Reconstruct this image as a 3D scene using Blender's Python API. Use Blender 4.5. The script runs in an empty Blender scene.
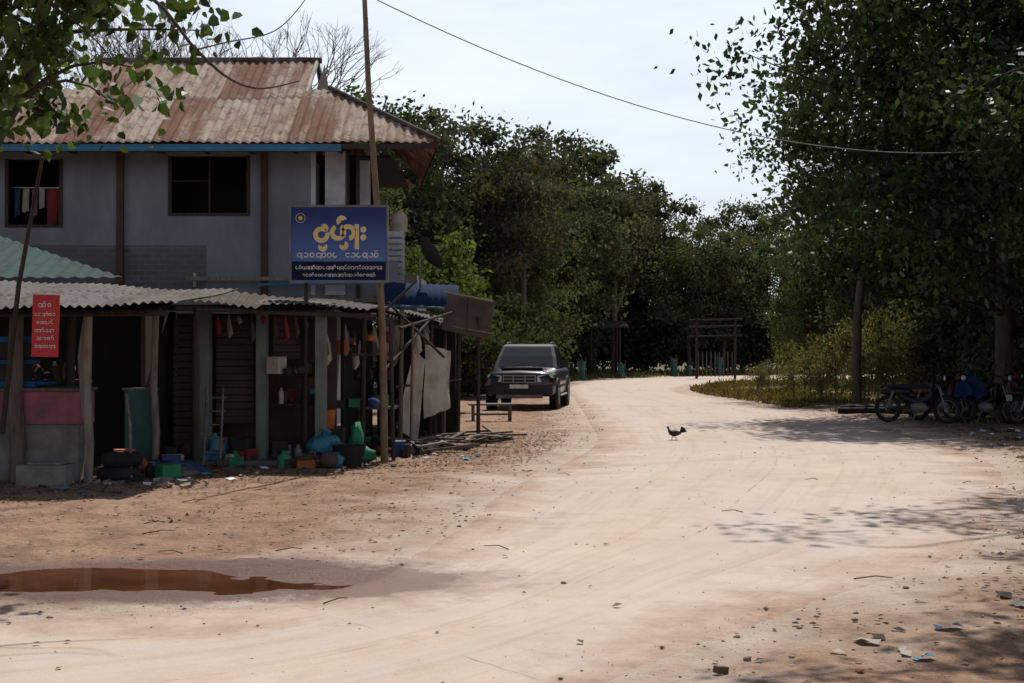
import bpy, math, random
import numpy as np
from mathutils import Vector, Matrix, Euler
random.seed(7)
SC=bpy.context.scene
COL=SC.collection
R=math.radians

# ---------------------------------------------------------------- materials
def newmat(name):
    m=bpy.data.materials.new(name); m.use_nodes=True
    nt=m.node_tree; nt.nodes.clear()
    out=nt.nodes.new('ShaderNodeOutputMaterial')
    return m,nt,out
def N(nt,t,**kw):
    n=nt.nodes.new(t)
    for k,v in kw.items():
        setattr(n,k,v)
    return n
def c4(c): return (c[0],c[1],c[2],1)
def mixc(nt,fac,a,b,bt='MIX'):
    n=nt.nodes.new('ShaderNodeMix'); n.data_type='RGBA'; n.blend_type=bt; n.clamp_factor=True
    for s,v in ((0,fac),(6,a),(7,b)):
        if hasattr(v,'is_output'): nt.links.new(v,n.inputs[s])
        elif s==0: n.inputs[0].default_value=v
        else: n.inputs[s].default_value=c4(v)
    return n.outputs[2]
def math_(nt,op,a,b=None,clamp=False):
    n=nt.nodes.new('ShaderNodeMath'); n.operation=op; n.use_clamp=clamp
    for i,v in enumerate((a,b)):
        if v is None: continue
        if hasattr(v,'is_output'): nt.links.new(v,n.inputs[i])
        else: n.inputs[i].default_value=v
    return n.outputs[0]
def noise(nt,vec,scale,detail=4,rough=.55):
    n=nt.nodes.new('ShaderNodeTexNoise'); n.inputs['Scale'].default_value=scale
    n.inputs['Detail'].default_value=detail; n.inputs['Roughness'].default_value=rough
    if vec is not None: nt.links.new(vec,n.inputs['Vector'])
    return n.outputs['Fac']
def ramp(nt,fac,p0,p1):
    n=nt.nodes.new('ShaderNodeMapRange'); n.inputs['From Min'].default_value=p0; n.inputs['From Max'].default_value=p1
    nt.links.new(fac,n.inputs['Value']); return n.outputs[0]
def objvec(nt,stretch=(1,1,1)):
    tc=nt.nodes.new('ShaderNodeTexCoord'); mp=nt.nodes.new('ShaderNodeMapping')
    mp.inputs['Scale'].default_value=stretch
    nt.links.new(tc.outputs['Object'],mp.inputs['Vector']); return mp.outputs[0]
def mat(name,col,rough=.8,col2=None,scale=4,bump=.15,metal=0,stretch=(1,1,1),spec=.3,lo=.38,hi=.66,bscale=None,coat=0):
    m,nt,out=newmat(name)
    if col2 is None: col2=tuple(c*.6 for c in col)
    v=objvec(nt,stretch)
    f=ramp(nt,noise(nt,v,scale,6,.6),lo,hi)
    c=mixc(nt,f,col,col2)
    f2=noise(nt,v,scale*9,3)
    c=mixc(nt,math_(nt,'MULTIPLY',f2,.35),c,tuple(x*.45 for x in col2))
    p=N(nt,'ShaderNodeBsdfPrincipled'); p.inputs['Roughness'].default_value=rough
    p.inputs['Metallic'].default_value=metal; p.inputs['Specular IOR Level'].default_value=spec
    p.inputs['Coat Weight'].default_value=coat
    nt.links.new(c,p.inputs['Base Color'])
    if bump:
        b=N(nt,'ShaderNodeBump'); b.inputs['Strength'].default_value=bump; b.inputs['Distance'].default_value=.02
        nt.links.new(noise(nt,v,bscale or scale*6,4),b.inputs['Height']); nt.links.new(b.outputs[0],p.inputs['Normal'])
    nt.links.new(p.outputs[0],out.inputs[0])
    return m
def leafmat(name,trans=.3,gloss=0.0):
    m,nt,out=newmat(name)
    a=N(nt,'ShaderNodeAttribute',attribute_name='tint')
    if gloss:
        p=N(nt,'ShaderNodeBsdfPrincipled'); p.inputs['Roughness'].default_value=.5; p.inputs['Specular IOR Level'].default_value=gloss; nt.links.new(a.outputs['Color'],p.inputs['Base Color'])
    else:
        p=N(nt,'ShaderNodeBsdfDiffuse'); nt.links.new(a.outputs['Color'],p.inputs['Color'])
    t=N(nt,'ShaderNodeBsdfTranslucent'); mx=N(nt,'ShaderNodeMixShader'); mx.inputs[0].default_value=trans
    tc=mixc(nt,1.0,a.outputs['Color'],(1.2,1.3,.6),'MULTIPLY')
    nt.links.new(tc,t.inputs['Color'])
    nt.links.new(p.outputs[0],mx.inputs[1]); nt.links.new(t.outputs[0],mx.inputs[2]); nt.links.new(mx.outputs[0],out.inputs[0])
    return m
LEAF=leafmat('leaf',.25); LEAFG=leafmat('leaf_waxy',.3,.25)
BARK=mat('bark',(.10,.08,.065),.9,(.05,.04,.03),3,.5,stretch=(3,3,.6))
BARKG=mat('bark_grey',(.17,.145,.13),.9,(.09,.075,.065),3,.5,stretch=(3,3,.6))
WOOD=mat('weathered_wood',(.17,.13,.10),.85,(.08,.058,.045),4,.4,stretch=(6,6,.7))
WOODD=mat('dark_wood',(.06,.042,.033),.85,(.03,.022,.018),4,.4,stretch=(6,6,.7))
WOODL=mat('pale_wood',(.26,.22,.175),.85,(.14,.11,.085),4,.4,stretch=(6,6,.7))
BAMBOO=mat('bamboo',(.23,.15,.09),.6,(.11,.068,.04),3,.2,stretch=(5,5,1.2))
PLASTER=mat('plaster_blue_grey',(.245,.255,.29),.9,(.15,.155,.18),1.1,.15,stretch=(1,1,.4),lo=.3,hi=.7)
PLASTER2=mat('plaster_white',(.48,.49,.52),.9,(.30,.30,.33),1.5,.15)
CONC=mat('concrete',(.22,.20,.185),.9,(.12,.11,.10),3,.4)
GREENCOL=mat('column_paint',(.20,.235,.20),.85,(.11,.125,.105),2,.2,stretch=(1,1,.5))
BROWNP=mat('brown_board',(.085,.046,.032),.75,(.05,.03,.022),3,.2)
SHUTTER=mat('shutter',(.075,.050,.040),.75,(.04,.028,.024),2,.2)
BLACK=mat('black_rubber',(.018,.018,.018),.8,(.03,.028,.025),6,.2,spec=.15)
DARKP=mat('dark_plastic',(.025,.025,.027),.7,(.04,.036,.032),5,.05,spec=.15)
BLUEF=mat('blue_fascia',(.04,.19,.33),.7,(.05,.12,.19),2,.1)
TEAL=mat('teal_paint',(.05,.15,.14),.8,(.04,.10,.095),3,.1)
BLUE=mat('blue_plastic',(.02,.10,.27),.7,(.02,.07,.17),3,.1,spec=.15)
DBLUE=mat('dark_blue_tarp',(.010,.03,.09),.8,(.010,.022,.06),3,.1,spec=.1)
PINK=mat('pink_paint',(.36,.11,.13),.85,(.18,.08,.08),3,.2)
RED=mat('red_banner',(.55,.04,.04),.6,(.40,.03,.03),2,.05)
REDC=mat('red_cloth',(.22,.025,.025),.85,None,5,.2)
ORANGE=mat('orange_plastic',(.5,.13,.03),.6,(.3,.07,.02),4,.1)
WHITE=mat('white_paint',(.72,.72,.70),.6,(.5,.49,.46),4,.05)
OFFW=mat('off_white_tarp',(.48,.43,.36),.85,(.30,.25,.2),3,.3)
YEL=mat('yellow_letter',(.85,.55,.05),.5,(.85,.30,.30),9,0,lo=.5,hi=.8)
CHROME=mat('chrome',(.5,.5,.52),.3,(.4,.4,.4),5,0,metal=1)
STEEL=mat('grey_metal',(.22,.22,.22),.6,(.13,.12,.11),5,.1,metal=.4)
CARP=mat('car_paint_navy',(.008,.010,.020),.3,(.024,.021,.022),3,0,coat=.25,spec=.35)
GLASS=mat('dark_glass',(.02,.025,.028),.08,(.025,.03,.03),2,0,spec=.6)
LAMP=mat('headlight_glass',(.6,.62,.62),.12,(.5,.5,.5),9,0,spec=.8)
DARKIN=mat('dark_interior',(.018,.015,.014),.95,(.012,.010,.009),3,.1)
CLOTHB=mat('blue_cloth',(.04,.08,.2),.9,None,6,.3)
CYANB=mat('cyan_bag',(.06,.27,.36),.6,(.04,.16,.23),5,.5)
GREENB=mat('green_net',(.03,.22,.10),.7,None,5,.4)
NETT=mat('teal_net',(.05,.22,.18),.8,(.04,.13,.11),6,.3)
PLY=mat('plywood',(.12,.072,.047),.8,(.07,.043,.03),2,.1)
BLUETIN=mat('blue_tin',(.015,.035,.09),.85,(.015,.03,.06),2,.1,spec=.05)
FEATHER=mat('black_feather',(.015,.013,.015),.6,(.035,.02,.015),20,.3)
COMB=mat('comb_red',(.4,.02,.02),.6,None,9,0)
SKINY=mat('leg_yellow',(.3,.22,.1),.7,None,9,0)
ROCKM=mat('rock',(.40,.29,.22),.9,(.20,.135,.10),6,.4)

def roofmat(name,light,rust,dark,bias=.5):
    m,nt,out=newmat(name)
    v=objvec(nt)
    sep=N(nt,'ShaderNodeSeparateXYZ'); nt.links.new(v,sep.inputs[0])
    fx=math_(nt,'FLOOR',math_(nt,'DIVIDE',sep.outputs[0],.78)); fy=math_(nt,'FLOOR',math_(nt,'DIVIDE',sep.outputs[1],1.75))
    cb=N(nt,'ShaderNodeCombineXYZ'); nt.links.new(fx,cb.inputs[0]); nt.links.new(fy,cb.inputs[1])
    wn=N(nt,'ShaderNodeTexWhiteNoise'); wn.noise_dimensions='3D'; nt.links.new(cb.outputs[0],wn.inputs[0])
    mp=N(nt,'ShaderNodeMapping'); mp.inputs['Scale'].default_value=(2.6,.35,.35); nt.links.new(v,mp.inputs[0])
    n1=noise(nt,mp.outputs[0],1.8,7,.7)
    f=math_(nt,'ADD',math_(nt,'MULTIPLY',n1,1.5),math_(nt,'MULTIPLY',wn.outputs[0],.4))
    f=ramp(nt,f,bias,bias+.38)
    c=mixc(nt,f,light,rust)
    n2=noise(nt,v,5,7,.75)
    c=mixc(nt,ramp(nt,n2,.48,.70),c,dark)
    fr=math_(nt,'FRACT',math_(nt,'DIVIDE',sep.outputs[1],1.75))
    c=mixc(nt,math_(nt,'MULTIPLY',math_(nt,'LESS_THAN',fr,.05),.6),c,dark)
    p=N(nt,'ShaderNodeBsdfPrincipled'); p.inputs['Roughness'].default_value=.85; p.inputs['Specular IOR Level'].default_value=.1
    nt.links.new(c,p.inputs['Base Color']); nt.links.new(p.outputs[0],out.inputs[0])
    return m
ROOF=roofmat('rusty_roof',(.37,.30,.24),(.165,.075,.047),(.08,.042,.03),.74)
ROOFG=roofmat('grey_tin_roof',(.15,.135,.123),(.10,.078,.065),(.045,.038,.032),.85)
ROOFB=roofmat('brown_tin_roof',(.10,.078,.066),(.068,.045,.034),(.035,.027,.022),.75)
ROOFT=roofmat('teal_tin_roof',(.045,.080,.074),(.05,.068,.062),(.03,.043,.038),.9)

# ---------------------------------------------------------------- mesh builder
def quadmesh(name,V,F,mats,mi=None,tint=None,smooth=False):
    me=bpy.data.meshes.new(name)
    V=np.asarray(V,dtype=np.float32); F=np.asarray(F,dtype=np.int32); k=F.shape[1]
    me.vertices.add(len(V)); me.vertices.foreach_set('co',V.ravel())
    me.loops.add(F.size); me.loops.foreach_set('vertex_index',F.ravel())
    me.polygons.add(len(F)); me.polygons.foreach_set('loop_start',np.arange(0,F.size,k,dtype=np.int32))
    me.polygons.foreach_set('loop_total',np.full(len(F),k,dtype=np.int32))
    for m in mats: me.materials.append(m)
    if mi is not None: me.polygons.foreach_set('material_index',np.asarray(mi,dtype=np.int32))
    if smooth: me.polygons.foreach_set('use_smooth',np.ones(len(F),dtype=bool))
    me.update(calc_edges=True)
    if tint is not None:
        a=me.attributes.new('tint','FLOAT_COLOR','POINT'); t=np.ones((len(V),4),dtype=np.float32); t[:,:3]=tint
        a.data.foreach_set('color',t.ravel())
    return me
def addobj(name,me,loc=(0,0,0),rot=(0,0,0),sc=(1,1,1),parent=None):
    o=bpy.data.objects.new(name,me); COL.objects.link(o); o.location=loc; o.rotation_euler=rot; o.scale=sc
    if parent: o.parent=parent
    return o
class B:
    def __init__(s,name,loc=(0,0,0),rz=0,bevel=0,scale=1):
        s.name=name; s.parts={}; s.loc=loc; s.rz=rz; s.bevel=bevel; s.scale=scale
    def raw(s,part,m,V,F,smooth=False):
        p=s.parts.setdefault(part,{'v':[],'f':[],'m':[],'mats':[],'s':[]})
        if m not in p['mats']: p['mats'].append(m)
        o=len(p['v']); p['v']+= [tuple(v) for v in V]
        for f in F: p['f'].append(tuple(i+o for i in f)); p['m'].append(p['mats'].index(m)); p['s'].append(smooth)
    def box(s,part,m,a,b,rot=None):
        x0,y0,z0=a; x1,y1,z1=b
        V=[(x0,y0,z0),(x1,y0,z0),(x1,y1,z0),(x0,y1,z0),(x0,y0,z1),(x1,y0,z1),(x1,y1,z1),(x0,y1,z1)]
        if rot:
            c=Vector(((x0+x1)/2,(y0+y1)/2,(z0+z1)/2)); e=Euler([R(t) for t in rot]).to_matrix()
            V=[tuple(c+e@(Vector(v)-c)) for v in V]
        s.raw(part,m,V,[(0,3,2,1),(4,5,6,7),(0,1,5,4),(1,2,6,5),(2,3,7,6),(3,0,4,7)])
    def quad(s,part,m,*P): s.raw(part,m,P,[tuple(range(len(P)))])
    def tube(s,part,m,pts,rs,n=8,closed=False,caps=True):
        P=[Vector(p) for p in pts]; V=[];F=[]
        if not hasattr(rs,'__len__'): rs=[rs]*len(P)
        L=len(P); up0=None
        for i,p in enumerate(P):
            if closed: t=(P[(i+1)%L]-P[i-1])
            else: t=(P[min(i+1,L-1)]-P[max(i-1,0)])
            t.normalize()
            if up0 is None: up0=Vector((0,0,1)) if abs(t.z)<.9 else Vector((1,0,0))
            a=t.cross(up0)
            if a.length<1e-4: a=t.cross(Vector((1,.1,0)))
            a.normalize(); b=t.cross(a).normalized()
            for k in range(n):
                an=2*math.pi*k/n; V.append(tuple(p+rs[i]*(math.cos(an)*a+math.sin(an)*b)))
        for i in range(L if closed else L-1):
            j=(i+1)%L
            for k in range(n):
                k2=(k+1)%n; F.append((i*n+k,i*n+k2,j*n+k2,j*n+k))
        s.raw(part,m,V,F,True)
        if caps and not closed:
            s.raw(part,m,V[:n],[tuple(reversed(range(n)))]); s.raw(part,m,V[-n:],[tuple(range(n))])
    def ring(s,part,m,c,axis,rad,r,n=20,k=8):
        ax=Vector(axis).normalized(); a=ax.cross(Vector((0,0,1)) if abs(ax.z)<.9 else Vector((1,0,0))).normalized(); b=ax.cross(a)
        s.tube(part,m,[Vector(c)+rad*(math.cos(t)*a+math.sin(t)*b) for t in [2*math.pi*i/n for i in range(n)]],r,k,closed=True)
    def ell(s,part,m,c,rad,jit=0,nu=14,nv=9,zmin=-1,seed=0):
        rn=random.Random(seed); V=[];F=[]
        for j in range(nv):
            th=math.pi*j/(nv-1)
            for i in range(nu):
                ph=2*math.pi*i/nu; k=1+jit*(rn.random()-.5)*2*(0<j<nv-1)
                z=max(math.cos(th),zmin)
                V.append((c[0]+rad[0]*k*math.sin(th)*math.cos(ph),c[1]+rad[1]*k*math.sin(th)*math.sin(ph),c[2]+rad[2]*z*(k if z>zmin else 1)))
        for j in range(nv-1):
            for i in range(nu): F.append((j*nu+i,(j+1)*nu+i,(j+1)*nu+(i+1)%nu,j*nu+(i+1)%nu))
        s.raw(part,m,V,F,True)
    def corr(s,part,m,cols,nrm,amp=.02,pitch=.15,rows=4,sag=.0,seed=0):
        V=[];F=[]; n=Vector(nrm).normalized()
        d=0; pb=None
        for b,t in cols:
            b=Vector(b);t=Vector(t)
            if pb is not None: d+=(b-pb).length
            pb=b
            w=amp*math.sin(2*math.pi*d/pitch)
            for r in range(rows+1):
                u=r/rows
                V.append(tuple(b.lerp(t,u)+n*(w+sag*math.sin(d*1.7+u*4+seed)+sag*.6*math.sin(d*4.1+seed*2))))
        for i in range(len(cols)-1):
            for r in range(rows):
                a=i*(rows+1)+r; F.append((a,a+rows+1,a+rows+2,a+1))
        s.raw(part,m,V,F,True)
    def corrquad(s,part,m,p0,p1,p2,p3,pitch=.15,amp=.02,**k):
        p0,p1,p2,p3=map(Vector,(p0,p1,p2,p3)); w=(p1-p0).length; n=int(w/pitch*8)+2
        nr=(p1-p0).cross(p3-p0)
        s.corr(part,m,[(p0.lerp(p1,i/n),p3.lerp(p2,i/n)) for i in range(n+1)],nr,amp,pitch,**k)
    def done(s):
        names=list(s.parts)
        if len(names)==1: par=None
        else:
            par=bpy.data.objects.new(s.name,None); COL.objects.link(par); par.location=s.loc; par.rotation_euler=(0,0,s.rz); par.scale=(s.scale,)*3
        for nm in names:
            p=s.parts[nm]; me=bpy.data.meshes.new(nm); me.from_pydata(p['v'],[],p['f'])
            for m in p['mats']: me.materials.append(m)
            me.polygons.foreach_set('material_index',p['m']); me.polygons.foreach_set('use_smooth',p['s']); me.update()
            if par: o=addobj(nm,me,parent=par)
            else: o=addobj(s.name,me,s.loc,(0,0,s.rz),(s.scale,)*3)
            if s.bevel:
                b=o.modifiers.new('b','BEVEL'); b.width=s.bevel; b.segments=2; b.limit_method='ANGLE'; b.angle_limit=R(50)
        return par if par else o

# ---------------------------------------------------------------- noise in numpy
def vnoise(x,y,seed=0):
    rs=np.random.RandomState(seed); T=rs.rand(256,256)
    xi=np.floor(x).astype(int); yi=np.floor(y).astype(int); fx=x-xi; fy=y-yi
    fx=fx*fx*(3-2*fx); fy=fy*fy*(3-2*fy)
    g=lambda a,b:T[a%256,b%256]
    return (g(xi,yi)*(1-fx)*(1-fy)+g(xi+1,yi)*fx*(1-fy)+g(xi,yi+1)*(1-fx)*fy+g(xi+1,yi+1)*fx*fy)*2-1

# ---------------------------------------------------------------- road geometry
Lp=[(-30,9.5),(-14,8.2),(-8,8.0),(-5,8.2),(-3.2,8.55),(-2.0,8.9),(-1.2,9.8),(-.9,11.4),(-.6,13.2),(-.3,16),(.6,20.3),(1.25,24.7),(1.5,33),(1.7,42),(1.9,52),(2.4,62),(4.2,71),(8.5,78.5),(15,84),(30,90),(60,97)]
Rp=[(-30,2.5),(-12,1.5),(-6,2.0),(-3,3.0),(-1.2,4.4),(0,5.7),(1.15,7.5),(2.3,9.1),(3.8,11.2),(5.4,15),(6.8,19.4),(7.5,24.7),(7.75,31.6),(7.2,38),(6.5,46),(6.5,54),(8.6,63),(13,70),(21,75.5),(34,80),(60,85)]
def cr(P,sub=10):
    out=[]; n=len(P)
    for i in range(n-1):
        p0,p1,p2,p3=[np.array(P[max(0,min(n-1,j))],float) for j in (i-1,i,i+1,i+2)]
        for k in range(sub):
            t=k/sub; out.append(.5*((2*p1)+(-p0+p2)*t+(2*p0-5*p1+4*p2-p3)*t*t+(-p0+3*p1-3*p2+p3)*t**3))
    out.append(np.array(P[-1],float)); return np.array(out)
LE=cr(Lp);RE=cr(Rp)
POLY=np.vstack([LE,RE[::-1]])
def sdist(X,Y):
    d=np.full(X.shape,1e9); ins=np.zeros(X.shape,bool); n=len(POLY)
    for i in range(n):
        a=POLY[i];b=POLY[(i+1)%n]; e=b-a; L=e@e+1e-12
        t=np.clip(((X-a[0])*e[0]+(Y-a[1])*e[1])/L,0,1)
        d=np.minimum(d,(X-a[0]-t*e[0])**2+(Y-a[1]-t*e[1])**2)
        if a[1]!=b[1]:
            c=((a[1]>Y)!=(b[1]>Y))&(X<(b[0]-a[0])*(Y-a[1])/(b[1]-a[1])+a[0]); ins^=c
    d=np.sqrt(d); return np.where(ins,-d,d)
def sstep(x): x=np.clip(x,0,1); return x*x*(3-2*x)
PUD=(-2.95,9.85)
def gz(X,Y,sd=None):
    if sd is None: sd=sdist(X,Y)
    h=.03*vnoise(X*.7,Y*.7,1)+.018*vnoise(X*2.1,Y*2.1,2)+.010*vnoise(X*6,Y*6,3)
    e=.004+.012*vnoise(X*3,Y*3,5)
    z=np.where(sd<0,e*(1-sstep(-sd/.5))-.045*sstep((-sd-.12)/.5),e*(1-sstep(sd/.5))+(h*.8+.010)*sstep(sd/.5))
    dx=(X-PUD[0])/2.0; dy=(Y-PUD[1]-.10*np.sin(X*1.6))/.74
    r=np.sqrt(dx*dx+dy*dy)+.15*vnoise(X*1.6,Y*3.0,8)+.11*vnoise(X*4,Y*8,9)+.05*vnoise(X*11,Y*16,10)
    k=1-sstep((r-.35)/.8)
    z=z*(1-.7*k)-.060*k
    far=sstep((np.hypot(X,Y)-100)/200); z=z*(1-far)
    return z
def axis(lo,hi,step,end0,end1,g=1.18):
    a=list(np.arange(lo,hi,step)); s=step; v=lo; pre=[]
    while v>end0: s*=g; v-=s; pre.append(v)
    s=step; v=a[-1]; post=[]
    while v<end1: s*=g; v+=s; post.append(v)
    return np.array(pre[::-1]+a+post)
xs=axis(-7.5,9,.07,-900,900); ys=np.unique(np.concatenate([axis(5,24,.08,-300,1500,1.12),np.arange(8.8,11,.04)]))
X,Y=np.meshgrid(xs,ys); sdg=sdist(X,Y); Z=gz(X,Y,sdg)
nx=len(xs);ny=len(ys)
V=np.stack([X.ravel(),Y.ravel(),Z.ravel()],1)
idx=np.arange(nx*ny).reshape(ny,nx)
F=np.stack([idx[:-1,:-1].ravel(),idx[:-1,1:].ravel(),idx[1:,1:].ravel(),idx[1:,:-1].ravel()],1)

def dirtnodes(nt,v):
    n1=noise(nt,v,.45,6,.6); n2=noise(nt,v,2.2,7,.68); n3=noise(nt,v,16,6,.72); n4=noise(nt,v,70,3,.6); n5=noise(nt,v,.9,5,.6)
    c=mixc(nt,ramp(nt,n1,.35,.65),(.37,.225,.14),(.27,.15,.09))
    c=mixc(nt,math_(nt,'MULTIPLY',ramp(nt,n2,.44,.62),.85),c,(.16,.085,.052))
    c=mixc(nt,math_(nt,'MULTIPLY',ramp(nt,n5,.52,.68),.5),c,(.43,.30,.21))
    c=mixc(nt,math_(nt,'MULTIPLY',ramp(nt,n3,.46,.66),.7),c,(.10,.06,.04))
    c=mixc(nt,math_(nt,'MULTIPLY',ramp(nt,n4,.55,.7),.4),c,(.5,.40,.31))
    return c,n2,n3,n4
def wetnode(nt,v):
    sep=N(nt,'ShaderNodeSeparateXYZ'); nt.links.new(v,sep.inputs[0])
    a=math_(nt,'DIVIDE',math_(nt,'SUBTRACT',sep.outputs[0],-2.4),2.5); b=math_(nt,'DIVIDE',math_(nt,'SUBTRACT',sep.outputs[1],9.8),1.0)
    r=math_(nt,'SQRT',math_(nt,'ADD',math_(nt,'MULTIPLY',a,a),math_(nt,'MULTIPLY',b,b)))
    r=math_(nt,'ADD',r,math_(nt,'MULTIPLY',math_(nt,'SUBTRACT',noise(nt,v,2.2,7,.7),.5),1.4))
    mr=N(nt,'ShaderNodeMapRange'); mr.inputs['From Min'].default_value=1.1; mr.inputs['From Max'].default_value=.8
    nt.links.new(r,mr.inputs['Value']); return mr.outputs[0],sep
def finish(nt,out,c,rough,h,dist=.012,strength=.8):
    p=N(nt,'ShaderNodeBsdfPrincipled'); p.inputs['Specular IOR Level'].default_value=.25
    nt.links.new(c,p.inputs['Base Color'])
    if hasattr(rough,'is_output'): nt.links.new(rough,p.inputs['Roughness'])
    else: p.inputs['Roughness'].default_value=rough
    b=N(nt,'ShaderNodeBump'); b.inputs['Strength'].default_value=strength; b.inputs['Distance'].default_value=dist
    nt.links.new(h,b.inputs['Height']); nt.links.new(b.outputs[0],p.inputs['Normal']); nt.links.new(p.outputs[0],out.inputs[0])
def dustnode(nt,v,n4):
    c=mixc(nt,ramp(nt,noise(nt,v,.5,5,.6),.35,.65),(.50,.405,.335),(.445,.35,.28))
    c=mixc(nt,math_(nt,'MULTIPLY',ramp(nt,noise(nt,v,2.6,7,.72),.48,.70),.45),c,(.36,.245,.18))
    c=mixc(nt,math_(nt,'MULTIPLY',ramp(nt,noise(nt,v,.8,6,.7),.50,.68),.4),c,(.38,.28,.215))
    c=mixc(nt,math_(nt,'MULTIPLY',ramp(nt,n4,.52,.75),.35),c,(.27,.2,.15))
    return c
gm,nt,out=newmat('dirt_ground')
v=objvec(nt); c,n2,n3,n4=dirtnodes(nt,v)
du=dustnode(nt,v,n4)
sa=N(nt,'ShaderNodeAttribute',attribute_name='roaddist').outputs['Fac']
ef=math_(nt,'SUBTRACT',math_(nt,'MULTIPLY',math_(nt,'SUBTRACT',noise(nt,v,.9,7,.68),.5),3.6),sa)
c=mixc(nt,ramp(nt,ef,-1.0,.25),c,du)
va=N(nt,'ShaderNodeAttribute',attribute_name='veg')
vf=math_(nt,'ADD',va.outputs['Fac'],math_(nt,'MULTIPLY',math_(nt,'SUBTRACT',n2,.5),1.2))
gc=mixc(nt,ramp(nt,n3,.4,.65),(.11,.095,.05),(.14,.095,.06))
c=mixc(nt,ramp(nt,vf,.4,.6),c,gc)
w,sep=wetnode(nt,v)
c=mixc(nt,math_(nt,'MULTIPLY',w,.85),c,(.11,.052,.034))
rough=math_(nt,'SUBTRACT',.92,math_(nt,'MULTIPLY',w,.55))
finish(nt,out,c,rough,math_(nt,'ADD',n3,math_(nt,'MULTIPLY',n4,.4)),.03,1.0)
me=quadmesh('ground',V,F,[gm],smooth=True)
veg=np.clip((Y-46)/10,0,1)+ (X>8.3)*np.clip((Y-23)/6,0,1)*.62+np.clip((-X-11)/6,0,1)*.6
veg=np.where((X>5)&(Y>36)&(Y<90),1.0,veg)*sstep(sdg/1.2)
at=me.attributes.new('veg','FLOAT','POINT'); at.data.foreach_set('value',np.clip(veg,0,1).ravel().astype(np.float32))
at=me.attributes.new('roaddist','FLOAT','POINT'); at.data.foreach_set('value',np.clip(sdg,-3,8).ravel().astype(np.float32))
addobj('ground',me)

# road strip
na=len(LE); nc=36
U=np.concatenate([[0,.012,.025,.04],np.linspace(.06,.94,nc-8),[.96,.975,.988,1]])
W=LE[:,None,:]*(1-U[None,:,None])+RE[:,None,:]*U[None,:,None]
cl=(LE+RE)/2; along=np.concatenate([[0],np.cumsum(np.hypot(*np.diff(cl,axis=0).T))])
width=np.hypot(*(RE-LE).T)
edge=np.minimum(U[None,:],1-U[None,:])*width[:,None]
zr=.010*np.sin(U*math.pi)[None,:]-.05*(1-sstep(edge/.28))
Vr=np.stack([W[...,0],W[...,1],zr],2).reshape(-1,3)
idx=np.arange(na*nc).reshape(na,nc)
Fr=np.stack([idx[:-1,:-1].ravel(),idx[:-1,1:].ravel(),idx[1:,1:].ravel(),idx[1:,:-1].ravel()],1)
rm,nt,out=newmat('dusty_concrete_road')
v=objvec(nt); dc,n2,n3,n4=dirtnodes(nt,v)
ea=N(nt,'ShaderNodeAttribute',attribute_name='edge').outputs['Fac']; aa=N(nt,'ShaderNodeAttribute',attribute_name='along').outputs['Fac']; ua=N(nt,'ShaderNodeAttribute',attribute_name='ucross').outputs['Fac']
def lanes(ka,ku,sc,det=6):
    cb=N(nt,'ShaderNodeCombineXYZ'); nt.links.new(math_(nt,'MULTIPLY',aa,ka),cb.inputs[0]); nt.links.new(math_(nt,'MULTIPLY',ua,ku),cb.inputs[1])
    return noise(nt,cb.outputs[0],sc,det,.66)
st=lanes(.12,7,1.3); st2=lanes(.25,36,1.2,5); st3=lanes(.06,12,1.6,4)
c=dustnode(nt,v,n4)
c=mixc(nt,math_(nt,'MULTIPLY',ramp(nt,st,.42,.66),.6),c,(.43,.385,.35))
c=mixc(nt,math_(nt,'MULTIPLY',ramp(nt,st2,.52,.70),.22),c,(.29,.22,.175))
c=mixc(nt,math_(nt,'MULTIPLY',ramp(nt,st3,.54,.62),.18),c,(.30,.225,.175))
def joint(val,period,wd):
    fr=math_(nt,'ABSOLUTE',math_(nt,'SUBTRACT',math_(nt,'FRACT',math_(nt,'DIVIDE',val,period)),.5))
    return math_(nt,'LESS_THAN',fr,wd)
wob=math_(nt,'ADD',aa,math_(nt,'MULTIPLY',noise(nt,v,6,3),.04))
j1=joint(wob,5.5,.0013)
uw=math_(nt,'ADD',ua,math_(nt,'MULTIPLY',noise(nt,v,3,3),.004))
j2=math_(nt,'LESS_THAN',math_(nt,'ABSOLUTE',math_(nt,'SUBTRACT',uw,.5)),.0014)
jj=math_(nt,'MULTIPLY',math_(nt,'MAXIMUM',j1,j2),ramp(nt,noise(nt,v,1.3,4),.45,.6))
c=mixc(nt,math_(nt,'MULTIPLY',jj,.55),c,(.16,.11,.08))
ef=math_(nt,'ADD',ea,math_(nt,'MULTIPLY',math_(nt,'SUBTRACT',noise(nt,v,.9,7,.68),.5),3.6))
c=mixc(nt,ramp(nt,ef,1.0,-.25),c,dc)
w,sep=wetnode(nt,v)
c=mixc(nt,math_(nt,'MULTIPLY',w,.75),c,(.13,.068,.046))
rough=math_(nt,'SUBTRACT',.88,math_(nt,'MULTIPLY',w,.5))
finish(nt,out,c,rough,math_(nt,'ADD',n4,n3),.006,.6)
me=quadmesh('road',Vr,Fr,[rm],smooth=True)
for nm,arr in (('edge',edge),('along',along[:,None]*np.ones((1,nc))),('ucross',U[None,:]*np.ones((na,1)))):
    a=me.attributes.new(nm,'FLOAT','POINT'); a.data.foreach_set('value',arr.ravel().astype(np.float32))
addobj('road',me)

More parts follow.
